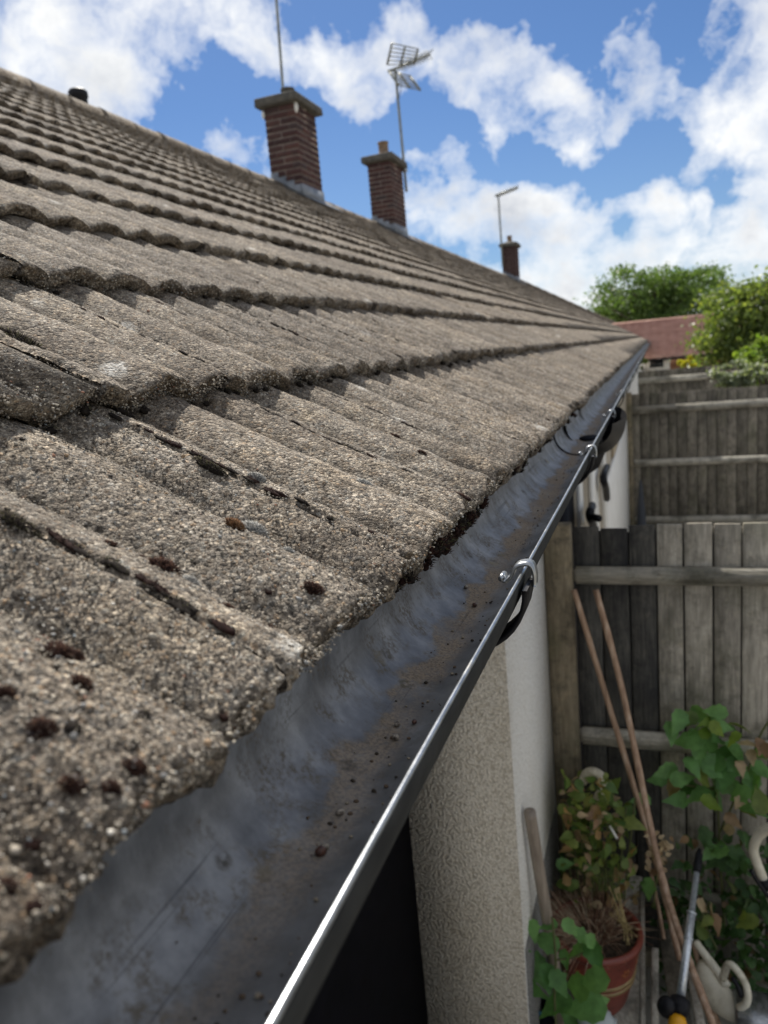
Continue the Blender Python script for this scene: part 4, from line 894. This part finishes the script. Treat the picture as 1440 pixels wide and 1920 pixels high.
# bramble trained over the fence
t = thing('bramble', 'bramble with large lobed leaves climbing the nearest fence below its middle rail', 'plant', at_y(1340, 1500, 2.7)*[1, 1, 0])
for pts in ([(1360, 1750), (1350, 1600), (1340, 1470), (1290, 1380)], [(1350, 1560), (1400, 1450), (1425, 1380), (1450, 1340)], [(1340, 1480), (1280, 1470), (1240, 1450)]):
    V, F = tube(bez([at_y(a, b, 2.7) for a, b in pts], 12), .004, 6); obj('stem', V, F, M_STEM, t, True)
px_leaves(t, [(1272, 1355, 28), (1290, 1388, 32), (1318, 1345, 28), (1345, 1385, 30), (1340, 1335, 24), (1310, 1412, 24), (1350, 1440, 36), (1320, 1462, 26), (1382, 1415, 30), (1372, 1475, 30), (1300, 1480, 26), (1248, 1447, 25), (1232, 1462, 20), (1262, 1478, 22),
   (1388, 1362, 22), (1410, 1478, 26), (1432, 1445, 26), (1340, 1500, 26), (1395, 1510, 24), (1425, 1500, 26), (1270, 1500, 24), (1200, 1500, 22), (1182, 1525, 22), (1300, 1440, 24), (1425, 1410, 22), (1290, 1350, 22), (1360, 1360, 20), (1300, 1370, 30), (1330, 1395, 30), (1365, 1410, 28), (1335, 1425, 30), (1360, 1455, 30), (1385, 1440, 26), (1345, 1475, 28), (1310, 1490, 26), (1405, 1455, 26), (1280, 1460, 24), (1385, 1490, 26), (1415, 1520, 26), (1260, 1372, 24), (1352, 1362, 24), (1325, 1440, 30)], 2.66, [M_LEAF, M_LEAF, M_LEAF, M_LEAFM], .05)
px_leaves(t, [(1330, 1355, 22), (1345, 1368, 20), (1322, 1372, 18), (1335, 1508, 24), (1375, 1385, 18)], 2.60, [M_LEAFY], .02)
px_leaves(t, [(1405, 1395, 20), (1425, 1400, 18), (1440, 1412, 20), (1390, 1440, 16), (1375, 1540, 18), (1385, 1505, 14), (1365, 1555, 16), (1410, 1420, 16)], 2.62, [M_DRY], .03)
# shrub in the corner behind the pot
t = thing('corner_shrub', 'half dried leafy shrub in the corner of white wall and nearest fence', 'plant', at_y(1090, 1800, 2.55)*[1, 1, 0])
for q in range(9):
    V, F = tube(bez([at_y(1100+q*8, 1820, 2.5), at_y(1075+q*12, 1680, 2.5), at_y(1055+q*17, 1500+random.randint(-20, 60), 2.52)], 8), .0035, 5); obj('stem', V, F, M_STEM, t, True)
pp = []; ss = []
while len(pp) < 360:
    px, py = random.gauss(1108, 55), random.gauss(1565, 70)
    if not (1052 < px < 1215 and 1450 < py < 1700) or px > 1150 + (py-1480)*.35: continue
    pp.append(at_y(px, py, 2.52+random.uniform(-.14, .16))); ss.append(random.uniform(.028, .062))
foliage(np.array(pp[:260]), ss[:260], 'foliage', M_LEAFM, t); foliage(np.array(pp[260:]), np.array(ss[260:])*.8, 'dried_leaves', M_DRY, t)
px_leaves(t, [(1080, 1490, 18), (1145, 1500, 22), (1155, 1470, 20), (1120, 1530, 22), (1065, 1540, 20), (1190, 1545, 22), (1175, 1520, 18), (1075, 1590, 18), (1060, 1620, 18), (1160, 1645, 20), (1215, 1668, 22), (1200, 1660, 16)], 2.5, [M_LEAF, M_LEAFM], .06)
# dark undergrowth at the foot of the fence
pp = []; ss = []
for q in range(900):
    px, py = random.uniform(1230, 1560), random.gauss(1760, 110)
    if py < 1560 or py > 2000: continue
    pp.append(at_y(px, py, 2.66+random.uniform(-.12, .06))); ss.append(random.uniform(.025, .06))
foliage(np.array(pp), ss, 'undergrowth', M_LEAFD, None, 'stuff')
t = thing('nettle', 'dark leafy sprig standing before the nearest fence above the lowest rail', 'plant', at_y(1350, 1650, 2.66)*[1, 1, 0])
V, F = tube(bez([at_y(1360, 1760, 2.66), at_y(1352, 1650, 2.66), at_y(1350, 1590, 2.66)], 8), .004, 5); obj('stem', V, F, M_STEM, t, True)
px_leaves(t, [(1325, 1575, 26), (1350, 1590, 26), (1375, 1600, 26), (1340, 1615, 24), (1365, 1625, 22), (1385, 1610, 22), (1330, 1600, 20)], 2.62, [M_LEAFD, M_LEAF], .03)
t = thing('dead_sprig', 'dry curled sprig hanging beside the bright metal pole', 'plant', at_y(1320, 1760, 2.5)*[1, 1, 0])
V, F = tube(bez([at_y(1330, 1690, 2.5), at_y(1322, 1730, 2.5), at_y(1345, 1780, 2.48)], 8), .003, 5); obj('stem', V, F, M_STEM, t, True)
px_leaves(t, [(1320, 1700, 18), (1335, 1708, 14), (1345, 1735, 20), (1325, 1728, 14), (1315, 1745, 16)], 2.48, [M_DRY, M_LEAFM], .02)
px_leaves(t, [(1400, 1730, 22), (1390, 1715, 16)], 2.5, [M_LEAFM], .02)
t = thing('dead_flowerhead', 'dead brown flower head tied round the bamboo canes', 'plant', at_y(1235, 1600, 2.45)*[1, 1, 0])
V, F = tube(bez([at_y(1225, 1700, 2.46), at_y(1232, 1640, 2.46), at_y(1240, 1585, 2.44)], 8), .003, 5); obj('stem', V, F, M_STEM, t, True)
for q in range(26): leaf_obj(t, at_y(random.gauss(1238, 14), random.gauss(1605, 18), 2.43+random.uniform(-.02, .02)), random.uniform(.02, .04), M_DRY)

def tree(name, label, cx_, cy_, Y, rw, rh, rd, n, lsize, m, trunk=True, seed=0, cat='tree'):
    rg = np.random.default_rng(seed); c = at_y(cx_, cy_, Y); base = np.array([c[0], c[1], 0.0]); t = thing(name, label, cat, base)
    a = rg.normal(0, 1, (n//60, 3)); a /= np.linalg.norm(a, axis=1)[:, None]; a *= (rg.random((len(a), 1))**.45)*np.array([rw, rd, rh]); a *= 1+.75*vnoise(a/np.array([rw, rd, rh])*2.2+seed)[:, None]
    cl = c + a; pts = []
    for q in cl: pts.append(q + rg.normal(0, 1, (60, 3))*np.array([rw, rd, rh])*.095*rg.uniform(.6, 1.4))
    pts = np.concatenate(pts); pts = pts[pts[:, 2] > .1]
    nr = rg.normal(0, 1, (len(pts), 3)); nr[:, 2] += .5; nr /= np.linalg.norm(nr, axis=1)[:, None]; up = rg.normal(0, 1, (len(pts), 3)); up -= nr*(up*nr).sum(1)[:, None]; up /= np.linalg.norm(up, axis=1)[:, None]; x = np.cross(nr, up)
    s_ = lsize*(.6+.8*rg.random((len(pts), 1))); V = np.stack([pts-up*s_*.5, pts+x*s_*.28+nr*s_*.08, pts+up*s_*.5, pts-x*s_*.28+nr*s_*.08], 1).reshape(-1, 3)
    F = (np.arange(len(pts))*4)[:, None]+np.array([[0, 1, 2, 3]]); obj('crown', V, F, m, t, False)
    mb = MB(); rt = max(rw*.06, .02)
    V, F = tube(bez([base+[0, 0, -.2], base+[rw*.05, 0, c[2]*.4], c], 10), np.linspace(rt*1.4, rt*.6, 10), 9); mb.add(V, F)
    for q in cl[::max(1, len(cl)//24)]:
        st = base*.35+c*.65 if rg.random() < .5 else base*.55+c*.45; V, F = tube(bez([st, (st+q)/2+[0, 0, .1*rh], q], 7), np.linspace(rt*.45, rt*.08, 7), 5); mb.add(V, F)
    mb.build('trunk', M_BARK, t, True); return t
tree('broadleaf_tree', 'large round green tree behind the red tiled roof', 1238, 566, 46, 3.9, 2.0, 2.6, 20000, .19, M_TREE1, seed=3)
tree('broadleaf_tree', 'low tree peeping out just over the tip of the roof slope', 1165, 592, 48, 2.0, .9, 2.0, 4000, .24, M_TREE2, seed=5)
tree('hedge_tree', 'big pale green tree at the right edge covering the end of the red roof', 1432, 628, 20, 1.75, 1.45, 1.3, 19000, .115, M_TREE2, seed=8)
tree('shrub', 'bright lime green shrub at the right edge above the middle fence', 1436, 668, 13.5, .58, .48, .4, 1500, .10, M_TREE3, seed=11, cat='shrub')
tree('shrub', 'grey leaved shrub hanging over the middle fence', 1385, 712, 10.3, .42, .22, .3, 1800, .055, M_GREYL, seed=14, cat='shrub')
tree('shrub', 'small golden yellow bush below the red roof', 1287, 682, 19, .22, .20, .2, 500, .09, M_YELL, seed=17, cat='shrub')
tree('shrub', 'small green bush at the left end of the farthest fence', 1205, 684, 20, .16, .14, .2, 300, .07, M_TREE2, seed=19, cat='shrub')

# ------------------------------------------------------------------ red roofed house behind
Yf, Yr = 27.0, 31.0
e0 = at_y(1196, 689, Yf); e1 = at_y(1420, 655, Yf); r0 = at_y(1160, 615, Yr); r1 = at_y(1430, 588, Yr)
ez = at_y(1250, 669, Yf)[2]; rz = at_y(1240, 604, Yr)[2]; xa, xb = e0[0]-1.2, e1[0]+1.0
t = thing('brick_house', 'distant house with a red tiled roof and orange brick wall, behind the fences', 'house', ((xa+xb)/2, Yf+3, 0))
V, F = cbox((xa+.15, Yf+.35, -.1), (xb-.15, 2*Yr-Yf-.35, ez), 0); obj('wall', V, F, M_OBRICK, t)
mb = MB(); nr_ = 13; nx_ = int((xb-xa)/.075); xs = np.linspace(xa, xb, nx_)
for i in range(nr_):
    f0, f1 = i/nr_, (i+1.02)/nr_; cor = .018*np.cos(xs/.30*2*np.pi)
    rows = [np.stack([xs, Yf+(Yr-Yf)*f+0*xs, ez+(rz-ez)*f+dz+cor], 1) for f, dz in ((f0, -.02), (f0, .10), (f1, .0))]; mb.add(np.concatenate(rows), grid_faces(3, nx_))
ro = mb.build('roof', M_RED, t)
obj('roof_slab', np.array([[xa, Yf, ez-.05], [xb, Yf, ez-.05], [xb, Yr, rz-.05], [xa, Yr, rz-.05], [xb, 2*Yr-Yf, ez-.05], [xa, 2*Yr-Yf, ez-.05]]), [np.array([[0, 1, 2, 3], [3, 2, 4, 5]]), np.array([[0, 3, 5], [1, 4, 2]])], M_RED, t)
V, F = tube([[xa, Yr, rz+.02], [xb, Yr, rz+.02]], .12, 10); obj('ridge', V, F, M_RED, t, True)
V, F = cbox((xa, Yf-.04, ez-.10), (xb, Yf+.02, ez-.03), 0); obj('fascia', V, F, M_BLACK, t)
wc = at_y(1231, 682, Yf+.33); V, F = cbox(wc-[.42, .02, .22], wc+[.42, .03, .20], .01); fr = obj('window', V, F, M_UPVC, t)
V, F = cbox(wc-[.22, .03, .12], wc+[.22, .0, .10], 0); obj('pane', V, F, M_GLASS, fr)

# ------------------------------------------------------------------ things in the corner of the garden
def lean_pole(name, label, cat, P, r, m, seg=10, group=None, knots=False):
    t = tag(obj(name, *tube(bez(P, 24), np.array([r*(1.14 if knots and i % 6 == 3 else 1.0) for i in range(24)]), seg), m, None, True), label, cat, group); return t
lean_pole('bamboo_cane', 'brown bamboo cane, left one of the pair leaning on the nearest fence', 'cane', [at_y(1076, 1106, 2.70), at_y(1135, 1300, 2.66), at_y(1187, 1470, 2.60), at_y(1236, 1640, 2.52), at_y(1275, 1800, 2.40)], .0105, M_BAMBOO, 10, 'bamboo canes leaning on the fence', True)
lean_pole('bamboo_cane', 'brown bamboo cane, right one of the pair, reaching farther down', 'cane', [at_y(1117, 1106, 2.70), at_y(1167, 1295, 2.62), at_y(1222, 1560, 2.45), at_y(1262, 1715, 2.3), at_y(1340, 1930, 2.05)], .0112, M_BAMBOO, 10, 'bamboo canes leaning on the fence', True)
lean_pole('bamboo_cane', 'thin short cane beside the plank behind the pot', 'cane', [at_y(1212, 1600, 2.6), at_y(1232, 1690, 2.55), at_y(1245, 1760, 2.5)], .007, M_BAMBOO, 8)
lean_pole('broom_handle', 'thick grey brown wooden pole leaning against the white wall', 'pole', [at_y(993, 1522, 2.02), at_y(1012, 1640, 2.06), at_y(1038, 1800, 2.1), at_y(1056, 1960, 2.14)], .0185, M_BROOM, 14)
# telescopic pole
p0, p1 = at_y(1312, 1592, 2.42), at_y(1276, 1872, 2.05); t = thing('telescopic_pole', 'bright metal telescopic pole with black grip and yellow end', 'pole', p1)
L_ = lambda f: p0*(1-f)+p1*f
V, F = tube([L_(.16), L_(.45), L_(.451), L_(1.0)], [.0095, .0095, .0125, .0125], 12); obj('tube', V, F, M_STEEL, t, True)
V, F = tube([L_(0), L_(.03), L_(.035), L_(.10), L_(.105), L_(.17)], [.006, .009, .0125, .0125, .014, .013], 10); obj('tip', V, F, M_BLACK, t, True)
for f in (.45, .62): V, F = tube([L_(f), L_(f+.012)], .0155, 12); obj('collar', V, F, M_STEEL, t, True)
V, F = tube([L_(.985), L_(1.0), L_(1.06), L_(1.10)], [.015, .028, .03, .022], 12); obj('grip', V, F, M_BLACK, t, True)
V, F = ell(L_(1.05)+[-.035, -.01, .0], (.03, .025, .035)); obj('lever', V, F, M_BLACK, t, True)
V, F = tube([L_(1.10), L_(1.13), L_(1.30)], [.02, .026, .026], 12); obj('end_cap', V, F, M_YPLAS, t, True)
# flower pot
pc = at_y(1118, 1738, 2.36); pr = 0.5*np.linalg.norm(at_y(1202, 1740, 2.36)-at_y(1040, 1740, 2.36)); zb = pc[2]-.30
t = thing('flower_pot', 'oxblood red glazed flower pot with ochre bands, full of dead grass', 'flower pot', (pc[0], pc[1], zb))
V, F = lathe([(.001, 0), (pr*.58, 0), (pr*.62, .015), (pr*.80, .12), (pr*.90, .21), (pr*.94, .262), (pr*.95, .268), (pr*1.03, .274), (pr*1.05, .287), (pr*1.03, .299), (pr*.96, .302), (pr*.92, .298), (pr*.90, .25)], (pc[0], pc[1], zb), 56); obj('body', V, F, M_POT, t, True)
for z, f in ((.135, .823), (.160, .852)):
    V, F = lathe([(pr*f-.004, -.007), (pr*f+.0025, -.006), (pr*f+.003, 0), (pr*f+.0035, .006), (pr*f-.003, .007)], (pc[0], pc[1], zb+z), 56); obj('band', V, F, M_BAND, t, True)
mb = MB()
for ca in np.radians(np.arange(-150, 31, 36)):
    for q in range(6):
        an = q*np.pi/3; ln = .020
        for hw in (0,):
            cz = .212; f = .905
            pts = []
            for (aa, bb) in ((0.2, 0), (.6, .26), (1, 0), (.6, -.26)):
                du = ln*(aa*math.cos(an)-bb*math.sin(an)); dz = ln*(aa*math.sin(an)+bb*math.cos(an)); th = ca+du/(pr*f); rr_ = pr*(.80+.10*(cz+dz-.12)/.09)+.0022
                pts.append([pc[0]+rr_*math.cos(th), pc[1]+rr_*math.sin(th), zb+cz+dz])
            pts = np.array(pts); inn = pts-np.stack([np.cos([ca]*4), np.sin([ca]*4), [0]*4], 1)*.004
            mb.add(np.concatenate([pts, inn]), [np.array([[0, 1, 2, 3], [0, 4, 5, 1], [1, 5, 6, 2], [2, 6, 7, 3], [3, 7, 4, 0]])])
mb.build('flower_motif', M_PETAL, t)
V, F = lathe([(pr*.905, .255), (pr*.6, .262), (pr*.3, .272), (.001, .276)], (pc[0], pc[1], zb), 28); V = V + fbm(V*30, 2)[:, None]*[0, 0, .02]; obj('soil', V, F, M_SOIL, t, True)
mb = MB(); STC = [(.42, .25, .16), (.32, .18, .115), (.52, .37, .25), (.62, .50, .34), (.22, .13, .09)]
for i in range(850):
    an = random.random()*2*np.pi; q = random.random()**.5*pr*.62; b = np.array([pc[0]-.035+q*math.cos(an), pc[1]+.02+q*math.sin(an), zb+.262]); ln = random.uniform(.07, .19)
    d = np.array([math.cos(an)*random.uniform(.1, .8)-.25, math.sin(an)*random.uniform(.1, .8)+.1, random.uniform(.4, 1.0)]); d /= np.linalg.norm(d); droop = random.uniform(.2, 1.3)
    P = [b + d*ln*f + np.array([d[0], d[1], -.9])*ln*droop*f*f*.6 for f in (0, .33, .66, 1)]; V, F = tube(P, [.0016, .0014, .0011, .0004], 3, False); mb.add(V, F, random.choice(STC))
mb.build('dead_grass', M_STRAW, t, kind='stuff')
mb = MB()
for q in range(14):
    f = random.random(); P = [at_y(1150+random.uniform(-10, 12), 1690+random.uniform(-30, 40), 2.34), at_y(1170+random.uniform(-8, 8), 1730, 2.31), at_y(1185+random.uniform(-20, 14), 1765+random.uniform(-25, 10), 2.27)]; V, F = tube(bez(P, 5), .0016, 3, False); mb.add(V, F, (.48, .37, .17))
for q in range(26):
    bx = at_y(1130+random.uniform(-25, 25), 1670, 2.45); V, F = tube([bx, bx+[random.uniform(-.03, .03), 0, .05], bx+[random.uniform(-.07, .07), 0, random.uniform(.08, .13)]], [.0014, .001, .0004], 3, False); mb.add(V, F, (.20, .24, .08))
mb.build('grass_blades', M_STRAW, t, kind='stuff')
# planks and battens
def plank(name, label, a, b, wd, th, m, grp=None, cat='plank'):
    """plank from lower end a to upper end b; its face looks up and towards the camera side"""
    a = np.array(a); b = np.array(b); d = b-a; L0 = np.linalg.norm(d); d /= L0; x = np.array([1.0, .12, 0]); x -= d*x.dot(d); x /= np.linalg.norm(x); nn = np.cross(x, d)
    if nn[2] < 0: nn = -nn
    V, F = cbox((-wd/2, 0, -th/2), (wd/2, L0, th/2), .003); V = a + V[:, :1]*x + V[:, 1:2]*d + V[:, 2:3]*nn
    return tag(obj(name, V, F, m, None), label, cat, grp)
plank('plank', 'wide grey plank sloping behind the red pot', at_y(1165, 1960, 2.22), at_y(1178, 1640, 2.70), .105, .022, M_PLANK)
plank('batten', 'pale strip painted as the lit right edge of the wide plank', at_y(1206, 1965, 2.18), at_y(1204, 1655, 2.68), .017, .022, mat('pale batten', wood((.30, .27, .22), (.55, .51, .43), rnd=.3), rough=.85, spec=.2))  # added strip; its pale colour paints the light on the plank's edge
plank('batten', 'short upright batten with a dark top, right of the wide plank', at_y(1228, 1965, 2.18), at_y(1228, 1778, 2.42), .024, .022, MATS['pale batten'])
plank('plank', 'dark stained plank between the short batten and the canes', at_y(1283, 1945, 2.3), at_y(1247, 1725, 2.6), .065, .02, mat('stained plank', wood((.09, .075, .055), (.22, .19, .145), rnd=.3), rough=.9, spec=.2))
plank('plank', 'narrow plank lying under the right bamboo cane', at_y(1320, 1960, 2.16), at_y(1292, 1800, 2.45), .030, .02, M_PLANK)
lean_pole('bamboo_cane', 'dark lower cane beside the cream garden tool', 'cane', [at_y(1300, 1770, 2.46), at_y(1322, 1850, 2.36), at_y(1358, 1950, 2.25)], .009, M_BAMBOO, 8)
# cream electric garden tool
t = thing('garden_strimmer', 'cream plastic electric garden strimmer lying head down among the weeds', 'strimmer', at_y(1360, 1880, 2.3))
q0, q1, q2 = at_y(1303, 1765, 2.44), at_y(1340, 1815, 2.38), at_y(1362, 1850, 2.33)
V, F = tube(bez([q0, (q0+q1)/2, q1, q2], 14), np.concatenate([[.010, .014], np.linspace(.013, .017, 12)]), 12); obj('shaft', V, F, M_CREAM, t, True)
bx = [at_y(1316, 1800, 2.42), at_y(1332, 1845, 2.36), at_y(1358, 1880, 2.31), at_y(1392, 1905, 2.26)]
V, F = tube(bez(bx, 12), [.012, .026, .036, .042, .045, .046, .046, .045, .042, .038, .030, .018], 14); obj('body', V, F, M_CREAM, t, True)
gx0 = [at_y(1355, 1835, 2.30), at_y(1366, 1808, 2.28), at_y(1384, 1822, 2.26), at_y(1400, 1852, 2.24), at_y(1400, 1880, 2.23), at_y(1385, 1890, 2.24)]
V, F = tube(bez(gx0, 20), .012, 10); obj('handle', V, F, M_CREAM, t, True)
V, F = tube(bez([at_y(1372, 1832, 2.25), at_y(1384, 1850, 2.235), at_y(1390, 1868, 2.23)], 6), .008, 8); obj('trigger', V, F, M_BLACK, t, True)
# curved cream handles
V, F = tube(bez([at_y(1093, 1466, 2.6), at_y(1100, 1450, 2.58), at_y(1115, 1447, 2.56), at_y(1130, 1460, 2.55), at_y(1128, 1485, 2.56), at_y(1120, 1500, 2.58), at_y(1110, 1580, 2.6)], 24), .0165, 12)
tag(obj('hooked_handle', V, F, M_CREAM, None, True), 'cream hooked handle sticking up among the corner shrub leaves', 'handle')
t = thing('mower_handle', 'cream tubular handle loop at the right edge with black cable', 'handle', at_y(1440, 1700, 2.3)*[1, 1, 0])
V, F = tube(bez([at_y(1530, 1560, 2.2), at_y(1465, 1548, 2.28), at_y(1428, 1562, 2.32), at_y(1413, 1592, 2.34), at_y(1424, 1630, 2.34), at_y(1445, 1680, 2.34), at_y(1490, 1800, 2.34)], 30), .0150, 12); obj('tube', V, F, M_CREAM, t, True)
V, F = tube(bez([at_y(1408, 1632, 2.3), at_y(1425, 1660, 2.3), at_y(1448, 1690, 2.3)], 10), .007, 8); obj('cable', V, F, M_BLACK, t, True)
V, F = tube([at_y(1432, 1650, 2.33), at_y(1437, 1664, 2.33)], .019, 12); obj('cable_tie', V, F, M_BLACK, t, True)
# odds and ends
V, F = ell((0, 0, 0), (1, 1, 1), 10, 16); V = V*(1+.45*fbm(V*2.1, 3)[:, None])*np.array([.06, .05, .03]) + at_y(1118, 1915, 2.1); tag(obj('plastic_bag', V, F, M_CLOUDY, None, True), 'crumpled pale plastic bag below the red pot', 'bag')
pj = at_y(1018, 1905, 2.12); V, F = lathe([(.001, 0), (.036, 0), (.038, .10), (.030, .13), (.030, .16), (.026, .16), (.026, .03)], (pj[0], pj[1], pj[2]-.12), 18)
t = tag(obj('jar', V, F, M_NAVY, None, True), 'dark blue rimmed jar between the white wall and the wooden pole', 'jar'); V, F = lathe([(.031, .150), (.034, .153), (.034, .166), (.029, .167)], (pj[0], pj[1], pj[2]-.12), 18); obj('rim', V, F, M_BLUE, t, True)
V, F = tube([at_y(1143, 1548, 2.4), at_y(1157, 1572, 2.39)], .0045, 6); tag(obj('plant_label', V, F, M_UPVC, None), 'small white tag hanging in front of the corner shrub', 'plant tag')
pk = at_y(1410, 1905, 2.25); V, F = cbox(pk-[.05, .05, .06], pk+[.07, .08, .03], .008); tag(obj('wire_basket', V, F, M_GALV, None), 'grey metal tray under the cream strimmer at the bottom edge', 'tray')
V, F = lathe([(.055, 0), (.05, .25), (.022, .62), (.006, .70), (.001, .70)], at_y(1203, 985, 9.1)-[0, 0, .15], 16); tag(obj('parasol_cover', V, F, mat('slate fabric', color=(.045, .05, .06), rough=.8), None, True), 'narrow dark grey covered parasol before the middle fence', 'parasol')
V, F = tube(bez([at_x(1112, 985, NX+.03), at_x(1106, 965, NX+.05), at_x(1110, 948, NX+.03)], 8), .020, 8); t = tag(obj('garden_tap', V, F, M_BLACK, None, True), 'black outdoor tap with short spout on the wall beyond the nearest fence', 'tap')
V, F = tube([at_x(1108, 968, NX+.04), at_x(1122, 972, NX+.10)], .016, 8); obj('spout', V, F, M_BLACK, t, True)
